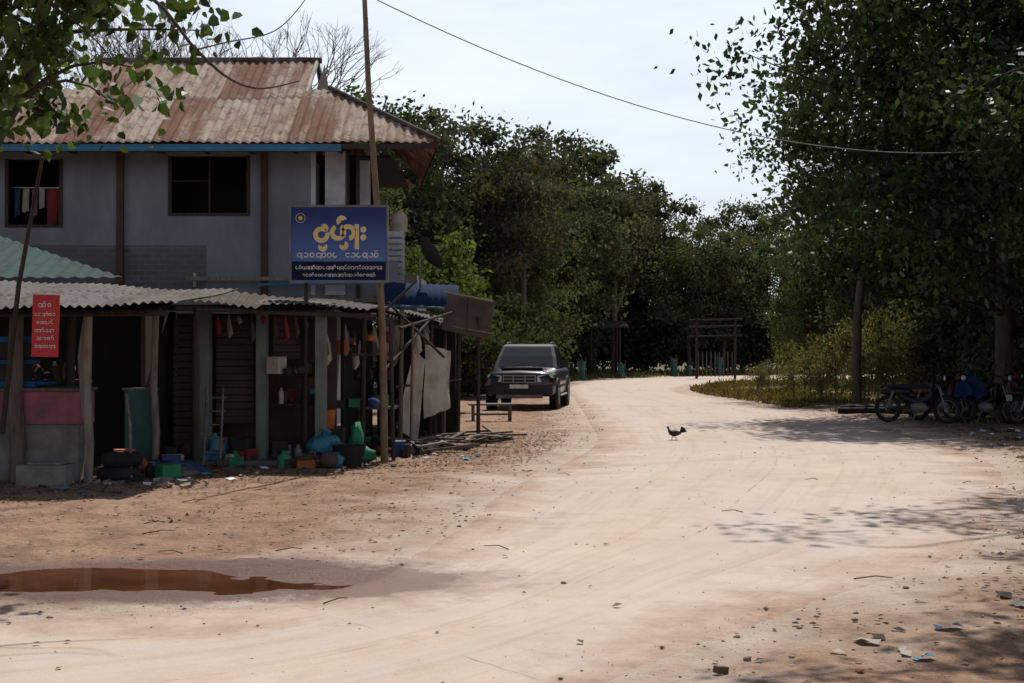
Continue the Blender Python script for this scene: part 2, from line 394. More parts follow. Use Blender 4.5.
# puddle
wm,nt,out=newmat('muddy_water')
p=N(nt,'ShaderNodeBsdfPrincipled'); p.inputs['Roughness'].default_value=.03; p.inputs['Specular IOR Level'].default_value=.9
v=objvec(nt); wc=mixc(nt,ramp(nt,noise(nt,v,1.1,4),.35,.7),(.055,.020,.010),(.12,.050,.026)); nt.links.new(wc,p.inputs['Base Color'])
b=N(nt,'ShaderNodeBump'); b.inputs['Strength'].default_value=.06; b.inputs['Distance'].default_value=.01
nt.links.new(noise(nt,v,6,3),b.inputs['Height']); nt.links.new(b.outputs[0],p.inputs['Normal']); nt.links.new(p.outputs[0],out.inputs[0])
pb=B('puddle'); n=40
pb.raw('puddle',wm,[(PUD[0]+2.6*math.cos(2*math.pi*i/n),PUD[1]+1.1*math.sin(2*math.pi*i/n),-.022) for i in range(n)],[tuple(range(n))]); pb.done()

# stones / leaves / grass
rs=np.random.RandomState(3)
def scatter(n,xr,yr,keep,pw=1.25):
    x=rs.uniform(*xr,n*6); y=yr[0]+(yr[1]-yr[0])*rs.rand(n*6)**pw; sd=sdist(x,y)
    k=keep(x,y,sd); x,y,sd=x[k][:n],y[k][:n],sd[k][:n]
    return x,y,gz(x,y,sd),sd
def dry(x,y): return np.hypot((x+2.95)/2.2,(y-9.85)/.9)>1
def stones(name,n,xr,yr,keep,smin,smax,m,ex=5):
    x,y,z,sd=scatter(n,xr,yr,keep); n=len(x); z=np.where(sd<-.3,.008,np.maximum(z,-.01))
    s=smin+(smax-smin)*rs.rand(n)**ex
    base=np.array([[1,0,0],[0,1,0],[-1,0,0],[0,-1,0],[0,0,1],[0,0,-1]],float)
    Vv=base[None]*(1+.7*(rs.rand(n,6,1)-.5))+.35*(rs.rand(n,6,3)-.5)
    Vv*=s[:,None,None]*np.array([1,1,.6]); Vv+=np.stack([x,y,z+s*.2],1)[:,None,:]
    f=np.array([[0,1,4],[1,2,4],[2,3,4],[3,0,4],[1,0,5],[2,1,5],[3,2,5],[0,3,5]])
    Ff=(f[None]+6*np.arange(n)[:,None,None]).reshape(-1,3)
    addobj(name,quadmesh(name,Vv.reshape(-1,3),Ff,[m]))
stones('gravel',16000,(-9,11),(5.5,40),lambda x,y,sd:(sd>-.4)&dry(x,y)&(vnoise(x*1.2,y*1.2,33)+.6*rs.randn(len(x))>-.2),.004,.024,ROCKM,5)
stones('road_grit',1300,(-5,8),(5.5,40),lambda x,y,sd:(sd<-.2),.003,.013,ROCKM,4)
stones('rubble',150,(6.6,11),(16,26),lambda x,y,sd:(sd>.3),.02,.09,ROCKM,3)

def leafgeo(P,size,droop=.3,rng=rs,wid=.3,six=False):
    n=len(P); d=rng.randn(n,3); d/=np.linalg.norm(d,axis=1)[:,None]; d[:,2]-=droop; d/=np.linalg.norm(d,axis=1)[:,None]
    a=rng.randn(n,3); s=np.cross(d,a); s/=np.linalg.norm(s,axis=1)[:,None]+1e-9
    L=(size*(.6+.8*rng.rand(n)))[:,None]
    if six:
        nn=np.cross(d,s); Vv=np.stack([P,P+d*L*.22+s*L*.36+nn*L*.05,P+d*L*.6+s*L*.27+nn*L*.03,P+d*L,P+d*L*.6-s*L*.27+nn*L*.03,P+d*L*.22-s*L*.36+nn*L*.05],1)
    else: Vv=np.stack([P,P+d*L*.42+s*L*wid,P+d*L,P+d*L*.42-s*L*wid],1)
    return Vv
DRY=mat('dry_leaf',(.17,.10,.05),.8,(.06,.035,.022),2,0)
def dryleaves(name,n,xr,yr,keep):
    x,y,z,sd=scatter(n,xr,yr,keep); z=np.where(sd<-.3,.016,np.maximum(z,-.005)+.010)
    n=len(x); d=rs.rand(n)*6.28; L=.02+.05*rs.rand(n)
    D=np.stack([np.cos(d),np.sin(d),.25*rs.rand(n)],1)*L[:,None]; S=np.stack([-np.sin(d),np.cos(d),.6*rs.rand(n)],1)*L[:,None]*.35
    P=np.stack([x,y,z],1); Vv=np.stack([P,P+D*.5+S,P+D,P+D*.5-S+np.array([0,0,.012])],1)
    addobj(name,quadmesh(name,Vv.reshape(-1,3),np.arange(n*4).reshape(n,4),[DRY]))
dryleaves('fallen_leaves',3200,(-9,11),(6,38),lambda x,y,sd:((sd>-.1)|(rs.rand(len(x))<.05))&dry(x,y))
dryleaves('leaf_litter',6500,(-9,2),(12,27),lambda x,y,sd:(sd>.3)&(y>13.6+(x+5)*1.0+rs.rand(len(x))*2)&(y<19+(x+5)*1.6))
dryleaves('leaf_litter',3500,(3,13),(7,36),lambda x,y,sd:(sd>.2))
def grass(name,n,xr,yr,keep,h,colA):
    x,y,z,sd=scatter(n,xr,yr,keep); n=len(x)
    a=rs.rand(n)*6.28; H=h*(.4+.9*rs.rand(n)); w=.012+.01*rs.rand(n)+.0004*y
    S=np.stack([np.cos(a),np.sin(a),0*a],1)*w[:,None]; b=rs.rand(n)*6.28; T=np.stack([np.cos(b)*.5*H,np.sin(b)*.5*H,H],1)
    P=np.stack([x,y,z-.01],1); Vv=np.stack([P-S,P+S,P+T*.6+S*.7,P+T],1)
    t=np.array(colA)[None]*(.6+.9*rs.rand(n,1)); t=t+rs.rand(n,1)*np.array([[.08,.03,0]])
    addobj(name,quadmesh(name,Vv.reshape(-1,3),np.arange(n*4).reshape(n,4),[LEAF],tint=np.repeat(t,4,0)))
grass('verge_grass',9000,(5.5,22),(38,68),lambda x,y,sd:(sd>.25)&(sd<7)&(x>5.8)&(vnoise(x*.8,y*.4,14)+.35*vnoise(x*3,y*2,15)>-.2),.13,(.12,.105,.05))
grass('far_grass',8000,(-6,30),(60,98),lambda x,y,sd:(sd>.4),.25,(.09,.095,.04))
grass('roadside_grass',1600,(8,13),(24,50),lambda x,y,sd:(sd>.6)&((vnoise(x*.7,y*.7,4)>.2)),.10,(.10,.09,.045))
grass('yard_weeds',350,(-8,1),(13,27),lambda x,y,sd:(sd>.6)&((vnoise(x*1.3,y*1.3,4)>.6)),.04,(.10,.10,.045))

# ---------------------------------------------------------------- trees
def tubes(paths):
    V=[];F=[];o=0;n=6
    for pts,rad in paths:
        pts=np.asarray(pts,float); t=np.gradient(pts,axis=0); t/=np.linalg.norm(t,axis=1)[:,None]+1e-9
        up=np.array([.13,.97,.2]) ; a=np.cross(t,up); a/=np.linalg.norm(a,axis=1)[:,None]+1e-9; b=np.cross(t,a)
        an=np.arange(n)*2*math.pi/n
        ring=pts[:,None]+np.asarray(rad)[:,None,None]*(np.cos(an)[None,:,None]*a[:,None]+np.sin(an)[None,:,None]*b[:,None])
        V.append(ring.reshape(-1,3)); m=len(pts); id_=np.arange(m*n).reshape(m,n)+o
        F.append(np.stack([id_[:-1],np.roll(id_,-1,1)[:-1],np.roll(id_,-1,1)[1:],id_[1:]],2).reshape(-1,4)); o+=m*n
    return np.vstack(V),np.vstack(F)
def bez(a,b,rise,rng,k=6,wob=.15):
    a=np.array(a,float);b=np.array(b,float); m=(a+b)/2+np.array([0,0,rise])+rng.randn(3)*wob
    t=np.linspace(0,1,k)[:,None]; return (1-t)**2*a+2*t*(1-t)*m+t*t*b
def tree(name,seed,H,tr,rx,cb,ncl,lpc,ls,clr,col,six=False,droop=.35,lobes=6,var=.35,bark=None,lean=(0,0),yellow=.02,zsq=.6,lm=None,wid=.3,extra=None,kmin=.58):
    rng=np.random.RandomState(seed)
    top=np.array([lean[0],lean[1],H*.72]); trunk=bez((0,0,-.2),top,.0,rng,9,H*.03)
    tp=[(trunk,np.linspace(tr,tr*.35,9))]
    C=[]
    lob=[(rng.randn(3)*np.array([1,1,.8])) for _ in range(lobes)]; lob=[l/np.linalg.norm(l) for l in lob]
    cz=(cb+H)/2; rz=(H-cb)/2
    while len(C)<ncl:
        d=rng.randn(3); d/=np.linalg.norm(d); r=rng.rand()**.42
        k=kmin+(1.04-kmin)*max(0,max(float(d@l) for l in lob))**3
        if d[2]<0: k*=.95
        C.append(np.array([lean[0],lean[1],cz])+d*r*k*np.array([rx,rx,rz]))
    C=np.array(C)
    limbs=[]
    nl=8
    for i in range(nl):
        an=2*math.pi*i/nl+rng.rand()*.6; s=trunk[2+int(rng.randint(0,6))]
        e=np.array([lean[0]+math.cos(an)*rx*.62,lean[1]+math.sin(an)*rx*.62,cz+rz*rng.uniform(-.35,.6)])
        b=bez(s,e,H*.05,rng,7,.3); limbs.append(b); tp.append((b,np.linspace(tr*.45,tr*.12,7)))
    allp=np.vstack(limbs+[trunk[3:]])
    for c in C:
        dd=np.linalg.norm(allp-c,axis=1)+np.maximum(0,allp[:,2]-c[2])*.8; q=allp[dd.argmin()]
        tp.append((bez(q,c,.2,rng,5,.15),np.linspace(tr*.13,tr*.03,5)))
    if extra: tp+=extra
    TV,TF=tubes(tp)
    cr_=clr*(.45+1.0*rng.rand(len(C)))
    idc=np.repeat(np.arange(len(C)),lpc); g=rng.randn(len(idc),3); g/=np.linalg.norm(g,axis=1)[:,None]; g*=(rng.rand(len(idc))**.6)[:,None]*(1+.35*rng.rand(len(idc))[:,None]**3)
    P=C[idc]+g*cr_[idc][:,None]*np.array([1,1,zsq])*1.4
    LV=leafgeo(P,ls,droop,rng,six=six,wid=wid)
    k=LV.shape[1]
    if six:
        LV=LV[:,[0,1,2,3,0,3,4,5]]; k=8
    ct=(1+var*(rng.rand(len(C),1)*2-1))*np.array(col)[None]; lt=ct[idc]*(.65+.7*rng.rand(len(idc),1))
    ye=rng.rand(len(idc))<yellow; lt[ye]=lt[ye]*np.array([2.2,1.6,1.0])
    nlv=len(P)*k; LF=np.arange(nlv).reshape(-1,4)+len(TV)
    V=np.vstack([TV,LV.reshape(-1,3)]); F=np.vstack([TF,LF])
    mi=np.concatenate([np.zeros(len(TF)),np.ones(len(LF))])
    ti=np.vstack([np.full((len(TV),3),.1),np.repeat(lt,k,0)])
    return quadmesh(name,V,F,[bark or BARK,lm or LEAF],mi,ti)
def put(name,me,x,y,rz=0,s=1,sz=None):
    z=float(gz(np.array([x*1.]),np.array([y*1.]))[0])-.03
    return addobj(name,me,(x,y,z),(0,0,rz),(s,s,sz or s))
G1=(.036,.060,.020)
bgA=tree('bgA',11,15,.28,4.6,1.5,150,140,.27,.8,(.070,.078,.047),var=.5,lobes=9,kmin=.5)  # background trees: leaf colours greyed and paled to stand in for distant haze
bgB=tree('bgB',12,13,.22,4.2,1.2,140,140,.25,.75,(.080,.088,.052),var=.45,lobes=10,kmin=.5)
bgC=tree('bgC',13,11,.16,3.6,1.0,140,140,.20,.65,(.10,.115,.062),var=.35,lobes=9,wid=.2,kmin=.5)
bgD=tree('bgD',14,16,.25,3.6,3.0,80,90,.25,.7,(.09,.086,.062),var=.5,lobes=6,yellow=.08,bark=BARKG,kmin=.45)
shr=tree('shr',15,2.6,.05,1.9,.1,60,120,.16,.45,(.068,.082,.042),var=.4)
shr2=tree('shr2',16,1.7,.03,1.0,.05,26,60,.07,.25,(.15,.135,.07),var=.4,yellow=.15)
rr=random.Random(5)
for i,(x,y,me,s) in enumerate([
 (-9,52,bgA,.66),(-5.6,56,bgB,.80),(-3.9,52,bgA,.70),(-1.9,60,bgA,.80),(0.2,57,bgD,.74),(-1,74,bgD,.92),(2.2,78,bgA,.98),(-4,66,bgD,.8),(0.6,66,bgC,1.05),(5.0,88,bgB,1.16),(6.0,84,bgD,.84),
 (3.6,90,bgD,1.0),(8.6,92,bgA,.90),(11,88,bgC,.98),(13.3,90,bgB,.84),(15.5,96,bgA,.78),(18,92,bgC,1.05),(21,95,bgB,.9),(24.5,98,bgA,.9),(28,96,bgC,1.1),(33,98,bgA,.95),(39,99,bgB,1.1),
 (-14,58,bgB,.62),(-19,54,bgA,.7),(-25,50,bgB,.9),(-31,44,bgA,1.0),(47,98,bgA,1.1),(3.0,100,bgA,1.05),(-6,84,bgA,.95),(-12,80,bgB,.9),(8,100,bgC,1.3)]):
    nm={id(bgA):'broadleaf_tree',id(bgB):'broadleaf_tree',id(bgC):'acacia_tree',id(bgD):'tall_tree'}[id(me)]
    put(nm,me,x,y,rr.random()*6.28,s,s*rr.uniform(.95,1.04))
for (x,y,me,s) in [(15,58,bgC,.92),(18,63,bgA,.8),(13.4,63,bgC,.7),(21,58,bgB,.95),(26,62,bgA,1.0),(18,50,bgB,.8),(33,60,bgB,1.1),(16,47,bgC,.8)]:
    put('roadside_tree',me,x,y,rr.random()*6.28,s)
T1=tree('T1',21,13.5,.27,6.2,1.6,320,190,.19,.85,G1,var=.5,lobes=11,yellow=.012,lm=LEAFG)
T2=tree('T2',22,11,.24,5.2,1.8,270,180,.155,.75,(.040,.066,.021),var=.5,lobes=11,yellow=.02,lm=LEAFG)
OH=tree('OH',23,10.5,.16,3.6,5.5,40,120,.13,.5,(.05,.08,.025),var=.4,lobes=7,yellow=.03,lean=(-4.2,0),lm=LEAFG)
put('shade_tree',T1,11.6,33.5,.4,1.0); put('shade_tree',T2,12.9,26,1.9,1.0); put('shade_tree',T1,13,43,2.9,.92); put('shade_tree',T2,17.0,34,.6,1.2)
put('shade_tree',T1,19,27,5,1.05); put('shade_tree',T1,20,40,1,1.0)
put('overhanging_tree',OH,11.4,18.2,0,1.08); put('overhanging_tree',OH,8.2,10.9,.05,.95)
for i in range(28):
    x=rr.uniform(-6,34); y=(72 if x<2 else 80+ (x-2)*.45)+rr.uniform(6,12); y=max(y,76 if x<4 else y)
    put('shrub',shr,x,y,rr.random()*6,rr.uniform(.8,1.9))
for i in range(16): put('shrub',shr,rr.uniform(-7,0.6),rr.uniform(44,60),rr.random()*6,rr.uniform(.8,1.5))
for (x,y,s) in [(10.2,52,1.0),(9.8,47.5,1.0),(11.2,48,1.2),(10.0,44,.9),(11.2,42,1.0),(12.4,43,1.2),(13,50,1.4),(15,47,1.5),(10.9,39,.7),(12.6,38.5,.9),(15,41,1.3),(17,45,1.5),(8.9,45,.6),(12.2,55,1.3),(14.5,54,1.6),(9.0,41.5,.5),(9.9,40,.6),(8.4,48.5,.6),(9.1,50.5,.8)]:
    put('roadside_weeds',shr2,x,y,rr.random()*6,s,s*rr.uniform(1,1.6))
for (x,y,s) in [(13.5,31,1.1),(15.5,33,1.4),(17,29,1.3),(16,39,1.4),(19,33,1.5),(15.4,26,1.0),(18,24,1.4),(13.4,36,1.2),(12.8,40,1.0),(14,45,1.2),(16,52,1.5),(14.6,49,1.1)]:
    put('shrub',shr,x,y,rr.random()*6,s)
LB=tree('limebush',17,4.7,.08,1.6,1.6,50,130,.15,.38,(.105,.14,.045),var=.3)
put('young_tree',LB,-1.7,36,1.0,1.0)
put('young_tree',bgC,-4.9,42,2.0,.74)
BH=tree('BH',18,10.2,.16,2.2,4.5,40,100,.16,.45,(.055,.08,.035),var=.4)
put('garden_tree',BH,-4.2,38.5,1,.96)
def baretree(seed,H):
    rng=np.random.RandomState(seed); tp=[]
    def rec(p,d,L,r,dep):
        q=p+d*L; tp.append((bez(p,q,0,rng,4,L*.07),np.linspace(r,r*.62,4)))
        if dep==0: return
        for k in range(rng.randint(2,4)+(dep>4)):
            nd=d+rng.randn(3)*.40; nd[2]+=.16; nd/=np.linalg.norm(nd); rec(q,nd,L*rng.uniform(.6,.8),r*.60,dep-1)
    rec(np.array([0,0,-.1]),np.array([0,0,1.]),H*.30,.22,7)
    V,F=tubes(tp); return quadmesh('bare',V,F,[BARKG])
bt=baretree(4,14)
put('bare_tree',bt,-9.4,44,0,.95); put('bare_tree',bt,-14,47,2,1.0)

rng=np.random.RandomState(9)
def vine(P,r0,r1):
    P=np.array(P,float); t=np.linspace(0,len(P)-1,26); i=np.minimum(t.astype(int),len(P)-2); f=(t-i)[:,None]
    a=P[i];b=P[i+1]; p0=P[np.maximum(i-1,0)];p3=P[np.minimum(i+2,len(P)-1)]
    Q=.5*(2*a+(b-p0)*f+(2*p0-5*a+4*b-p3)*f**2+(3*a-p0-3*b+p3)*f**3); return (Q,np.linspace(r0,r1,26))
TX,TY=-4.95,9.9
ex=[vine([(.1,0,3.6),(1.3,0,4.3),(2.3,0,4.15),(2.75,0,3.7),(2.98,0,3.5),(3.2,0,3.43),(3.45,.1,3.5)],.02,.004),
    vine([(2.3,0,4.15),(2.8,.1,4.3),(3.2,.1,4.1),(3.5,.1,4.2)],.008,.003),vine([(2.75,0,3.7),(2.95,0,3.75),(3.3,.05,3.85),(3.55,0,4.1)],.006,.003),
    vine([(1.3,0,4.3),(1.9,0,3.9),(2.2,0,3.6)],.01,.004)]
NL=tree('NL',31,7.0,.16,3.3,2.30,380,46,.105,.34,(.055,.09,.025),six=True,droop=.8,var=.4,lobes=9,yellow=.03,lm=LEAFG,extra=ex)
put('bodhi_tree',NL,TX,TY,0,1)

# ---------------------------------------------------------------- house
h=B('two_storey_house')
XL,XR=-10.7,-1.24; YF,YB=24.5,31.5; ZE=5.15; ZR=7.25; YR=28.0; sl=(ZR-ZE)/(YR-YF); SK=.115
def run(x,xr):
    e=min(x-XL,xr-x)
    if e<2.19: return max(e,0)
    if e<2.62: return 2.19
    return 3.5
def slope(y0,sgn,xr):
    cols=[]; n=int((xr-XL)/.02)
    xl=[XL+(xr-XL)*i/n for i in range(n+1)]
    for x in xl:
        r=run(x,xr); cols.append(((x,y0,ZE),(x,y0+sgn*r,ZE+sl*r)))
    h.corr('roof',ROOF,cols,(0,-sgn*sl,1),.017,.155,rows=6,sag=.012)
slope(YF,1,XR); slope(YB,-1,XR-SK*7)
for xe,sg,sk in ((XR,-1,SK),(XL,1,0)):
    n=350; cols=[]
    for i in range(n+1):
        y=YF+(YB-YF)*i/n; r=min(y-YF,YB-y,2.19); x0=xe-sk*(y-YF); xt=xe+sg*r
        cols.append(((x0,y,ZE-.004),(min(xt,x0-.01) if sk else xt,y,ZE-.004+sl*r)))
    h.corr('roof',ROOF,cols,(-sg*sl,0,1),.017,.155,rows=4)
    xg=xe+sg*2.45; zb=ZE+sl*2.0
    h.quad('gable',BROWNP,(xg,YF+2.1,zb),(xg,YB-2.1,zb),(xg,YR,ZR-.06))
    xo=xe+sg*2.60
    for s2,y0 in ((1,YF+2.05),(-1,YB-2.05)):
        h.tube('bargeboard',OFFW,[(xo,y0,ZE+sl*2.05-.02),(xo,YR,ZR+.0)],.05,4)
for i in range(10):
    x0=XL+2.55+i*(XR-XL-5.1)/10; x1=x0+(XR-XL-5.1)/10+.04
    h.tube('ridge_cap',ROOFG if i%3 else ROOFB,[(x0,YR,ZR+.02+.006*(i%2)),(x1,YR,ZR+.02-.006*(i%2))],.06,8)
for xe,sg in ((XR,-1),(XL,1)):
    h.tube('hip_cap',ROOFB,[(xe,YF,ZE+.03),(xe+sg*2.19,YF+2.19,ZE+sl*2.19+.03)],.045,6)
h.box('fascia',BLUEF,(XL+.05,YF+.03,ZE-.15),(-2.95,YF+.06,ZE-.03))
h.box('fascia',WOODD,(-2.95,YF+.03,ZE-.11),(XR-.03,YF+.06,ZE-.03))
h.raw('fascia',WOODD,[(XR-.04,YF+.07,ZE-.10),(XR-.04-SK*6.9,YB-.06,ZE-.10),(XR-.04-SK*6.9,YB-.06,ZE-.03),(XR-.04,YF+.07,ZE-.03)],[(0,1,2,3)])
h.box('fascia',WOODD,(XL+.03,YF+.061,ZE-.11),(XL+.06,YB-.06,ZE-.03))
for i in range(11): h.box('rafters',WOODD,(XL+.4+i*.8,YF+.1,ZE-.06),(XL+.46+i*.8,YB-.1,ZE-.02))
wy=25.6; wb=30.6; wl=-10.1; wr=-3.75
h.box('ceiling',DARKIN,(wl+.02,wy+.13,ZE-.105),(-2.2,wb-.02,ZE-.065))  # soffit coloured near-black so the roof underside looks shaded
def wall(part,m,x0,x1,z0,z1,y=wy,t=.12): h.box(part,m,(x0,y,z0),(x1,y+t,z1))
zt=ZE-.02; zf=2.55; zm=3.45
wall('walls',PLASTER,wl,-9.10,zm,zt); wall('walls',PLASTER,-8.12,-6.16,zm,zt); wall('walls',PLASTER,-4.75,wr,zm,zt)
wall('walls',PLASTER,-9.10,-8.12,zm,3.82); wall('walls',PLASTER,-9.10,-8.12,5.0,zt); wall('walls',PLASTER,-6.16,-4.75,zm,4.03); wall('walls',PLASTER,-6.16,-4.75,5.06,zt)
def brickmat():
    m,nt,out=newmat('bare_blockwork'); v=objvec(nt); mp=N(nt,'ShaderNodeMapping'); mp.inputs['Rotation'].default_value=(R(90),0,0); nt.links.new(v,mp.inputs[0])
    br=N(nt,'ShaderNodeTexBrick'); br.inputs['Color1'].default_value=(.13,.12,.125,1); br.inputs['Color2'].default_value=(.085,.075,.078,1); br.inputs['Mortar'].default_value=(.15,.145,.15,1)
    br.inputs['Scale'].default_value=1; br.inputs['Mortar Size'].default_value=.010; br.inputs['Brick Width'].default_value=.24; br.inputs['Row Height'].default_value=.10
    nt.links.new(mp.outputs[0],br.inputs['Vector']); c=mixc(nt,ramp(nt,noise(nt,v,2.2,6,.7),.35,.65),br.outputs[0],(.10,.095,.10))
    p=N(nt,'ShaderNodeBsdfPrincipled'); p.inputs['Roughness'].default_value=.9; nt.links.new(c,p.inputs['Base Color']); nt.links.new(p.outputs[0],out.inputs[0]); return m
BLK=brickmat()
wall('walls',BLK,wl,-5.5,zf,zm,wy-.0,.12); wall('walls',PLASTER,-5.5,wr,zf,zm)
wall('walls',CONC,wl,wr,0,zf,wy+.01,.12)
h.box('walls',PLASTER,(wl,wb,0),(wr,wb+.12,zt)); h.box('walls',PLASTER,(wl-.12,wy,0),(wl-.001,wb+.12,zt)); h.box('walls',PLASTER,(wr+.001,wy,0),(wr+.12,wb+.12,zt))
h.box('floor',WOODD,(wl,wy+.12,zf-.1),(wr,wb,zf))
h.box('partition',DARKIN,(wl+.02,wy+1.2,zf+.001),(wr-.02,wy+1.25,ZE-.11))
wins=[(-9.10,-8.12,3.82,5.0),(-6.16,-4.75,4.03,5.06)]
for (a,b,z0,z1) in wins:
    for x in (a-.03,b-.03): h.box('window_frame',WOODD,(x,wy-.02,z0-.05),(x+.06,wy+.05,z1+.0))
    h.box('window_frame',WOODD,(a+.031,wy-.02,z0-.05),(b-.031,wy+.05,z0))
h.box('window_frame',WOODD,(-5.47,wy+.02,4.031),(-5.44,wy+.05,5.05)); h.box('window_frame',WOODD,(-6.12,wy+.022,4.6),(-5.471,wy+.048,4.62))
for x in (-7.04,-4.45): h.box('posts',BROWNP,(x-.06,wy-.10,zf-.1),(x+.06,wy-.022,zt-.001))
h.box('beam',WOODL,(-5.8,wy-.3,2.80),(-3.2,wy-.22,2.87)); 
h.tube('ledge',BLUEF,[(-4.5,wy-.35,2.72),(-2.4,wy-.35,2.76)],.03,6)
h.tube('pipe',OFFW,[(-5.7,wy-.05,2.7),(-5.7,wy-.05,2.95)],.03,6)
h.box('balcony_floor',CONC,(wr+.125,wy,zf-.12),(-2.0,wb,zf))
h.box('balcony_wall',PLASTER2,(wr+.125,wy+.0,zf+.001),(-3.62+.08,wy+.1,zt))
h.box('balcony_column',PLASTER2,(-3.36,wy-.05,zf+.001),(-3.0,wy+.15,zt)); h.box('balcony_column',PLASTER2,(-2.86,wy+.5,0),(-2.62,wy+.7,zt))
h.box('balcony_column',WOODD,(-2.98,wy-.03,3.3),(-2.93,wy+.02,zt)); h.box('balcony_column',WOODD,(-2.80,wy-.06,2.5),(-2.74,wy,zt))
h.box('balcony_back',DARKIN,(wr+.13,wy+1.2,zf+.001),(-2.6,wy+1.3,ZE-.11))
h.box('balcony_parapet',PLASTER,(-3.62,wy+.02,zf+.001),(-2.05,wy+.1,zf+.62))
h.box('balcony_rail',PLASTER2,(-3.64,wy-.01,zf+.621),(-2.03,wy+.13,zf+.68))
h.box('extension',CONC,(-2.35,26.2,0),(-1.75,29,2.95)); h.box('extension',PLASTER2,(-2.38,26.1,2.3),(-1.98,26.19,3.75))
for i in range(7): h.box('grille',STEEL,(-2.34,26.06,2.95+i*.11),(-2.02,26.09,2.975+i*.11))
for x,m,w,l in ((-9.0,CLOTHB,.12,.5),(-8.84,OFFW,.13,.42),(-8.68,PINK,.1,.5),(-8.55,OFFW,.1,.36),(-8.36,REDC,.2,.66),(-8.2,REDC,.12,.6)):
    P=[]; nn_=5; 
    for j in range(6):
        for i in range(nn_):
            u=i/(nn_-1); P.append((x-w/2+w*u*(1-.12*j/5),wy+.26+.02*math.sin(u*9+j*.7+x*7),4.5-l*j/5-.015*math.sin(u*6)*(j==5)))
    h.raw('laundry',m,P,[(j*nn_+i,j*nn_+i+1,(j+1)*nn_+i+1,(j+1)*nn_+i) for j in range(5) for i in range(nn_-1)],True)
h.tube('laundry_line',WHITE,[(-9.1,wy+.26,4.52),(-8.1,wy+.26,4.51)],.008,5)
h.done()
t=B('water_tank'); t.tube('tank',OFFW,[(-2.1,26.5,3.76),(-2.1,26.5,4.05),(-2.1,26.5,4.12),(-2.1,26.5,4.16)],[.15,.15,.10,.05],16); t.tube('stand',OFFW,[(-2.1,26.5,2.96),(-2.1,26.5,3.76)],.04,8); t.done()
sd_=B('satellite_dish'); c=Vector((-1.52,25.0,3.22)); nrm=Vector((.75,.35,.5)).normalized(); a=nrm.cross(Vector((0,0,1))).normalized(); b_=nrm.cross(a)
V=[];F=[]; nn=22
for j in range(6):
    r=.33*j/5
    for i in range(nn): an=2*math.pi*i/nn; V.append(tuple(c+r*(math.cos(an)*a+math.sin(an)*b_)+nrm*(r*r*1.1)))
for j in range(5):
    for i in range(nn): F.append((j*nn+i,j*nn+(i+1)%nn,(j+1)*nn+(i+1)%nn,(j+1)*nn+i))
sd_.raw('dish',DARKP,V,F,True); sd_.tube('arm',STEEL,[c,c+nrm*.4],.012,6); sd_.tube('mast',STEEL,[c-nrm*.02,c-nrm*.12,(c.x-.1,c.y+.1,2.5)],.02,6); sd_.done()

# ---------------------------------------------------------------- lean-to shack at left
def goods(b,part,n,xr,yr,zs,seed,sz=(.04,.13)):
    rg=random.Random(seed)
    for i in range(n):
        x=rg.uniform(*xr); y=rg.uniform(*yr); z=rg.choice(zs); w=rg.uniform(*sz); hh=rg.uniform(.06,.24)
        m=rg.choice([WOOD,PLY,ORANGE,REDC,OFFW,DARKP,DARKP,CYANB,WOODD,STEEL,CLOTHB,GREENB,DARKP,WOODD])
        k=rg.random()
        if k<.4: b.box(part,m,(x-w,y-w*.8,z+.002),(x+w,y+w*.8,z+hh),rot=(0,0,rg.uniform(0,90)))
        elif k<.7: b.tube(part,m,[(x,y,z),(x,y,z+hh*.7),(x,y,z+hh*.85),(x,y,z+hh)],[w*.6,w*.65,w*.3,w*.25],10)
        else: b.ell(part,m,(x,y,z+hh*.5),(w,w*.8,hh*.5),.2,9,6,seed=i)
s=B('corrugated_roof_shack')
s.corrquad('roof',ROOFG,(-10.5,16.3,2.04),(-3.75,16.1,2.09),(-3.55,18.5,2.36),(-10.5,19.2,2.58),pitch=.105,amp=.017,rows=4,sag=.022,seed=3)
s.corrquad('roof_underlay',ROOFB,(-10.5,16.55,1.98),(-4.2,16.4,2.0),(-4.2,18.5,2.26),(-10.5,19.2,2.44),pitch=.105,amp=.01,rows=3)
s.tube('eave_beam',WOODD,[(-10.5,16.6,1.97),(-4.0,16.5,2.01)],.045,6)
for x,y,r_,m in ((-5.93,17.0,.10,WOOD),(-4.95,16.6,.055,WOODL),(-4.62,18.4,.05,WOODL),(-7.8,16.8,.07,WOOD),(-9.4,16.9,.07,WOOD),(-5.55,17.9,.06,WOODD)):
    s.tube('posts',m,[(x,y,-.05),(x+.02,y+.01,.5),(x-.015,y,1.1),(x+.01,y,2.04)],[r_,r_*.93,r_*.96,r_*.82],9)
s.tube('posts',WOODL,[(-5.02,16.75,.75),(-5.08,16.75,1.5),(-5.0,16.7,2.0)],[.04,.035,.03],7)
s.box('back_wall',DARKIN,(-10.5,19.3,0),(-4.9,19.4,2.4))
s.box('side_wall',BROWNP,(-4.93,18.9,0),(-4.87,19.29,2.3))
s.box('shelf',WOODD,(-6.9,17.9,1.15),(-5.4,18.3,1.2)); goods(s,'goods',26,(-6.8,-5.5),(17.95,18.25),[1.201],3,(.04,.09))
goods(s,'goods',22,(-5.1,-4.2),(17.2,18.6),[0.02,.02],13,(.05,.13))
s.done()
s=B('teal_roof_hut'); 
s.quad('wall',CONC,(-5.6,19.6,0),(-12,19.6,0),(-12,19.6,2.5),(-5.6,19.6,2.5))
n=260; cols=[]
for i in range(n+1):
    x=-5.3-6.7*i/n; u=(-5.3-x)/4.7; cols.append(((x,19.35,2.56),(x,19.35+4.1*u,2.56+1.42*u)))
s.corr('roof',ROOFT,cols,(0,-.34,1),.012,.2,rows=4); s.done()
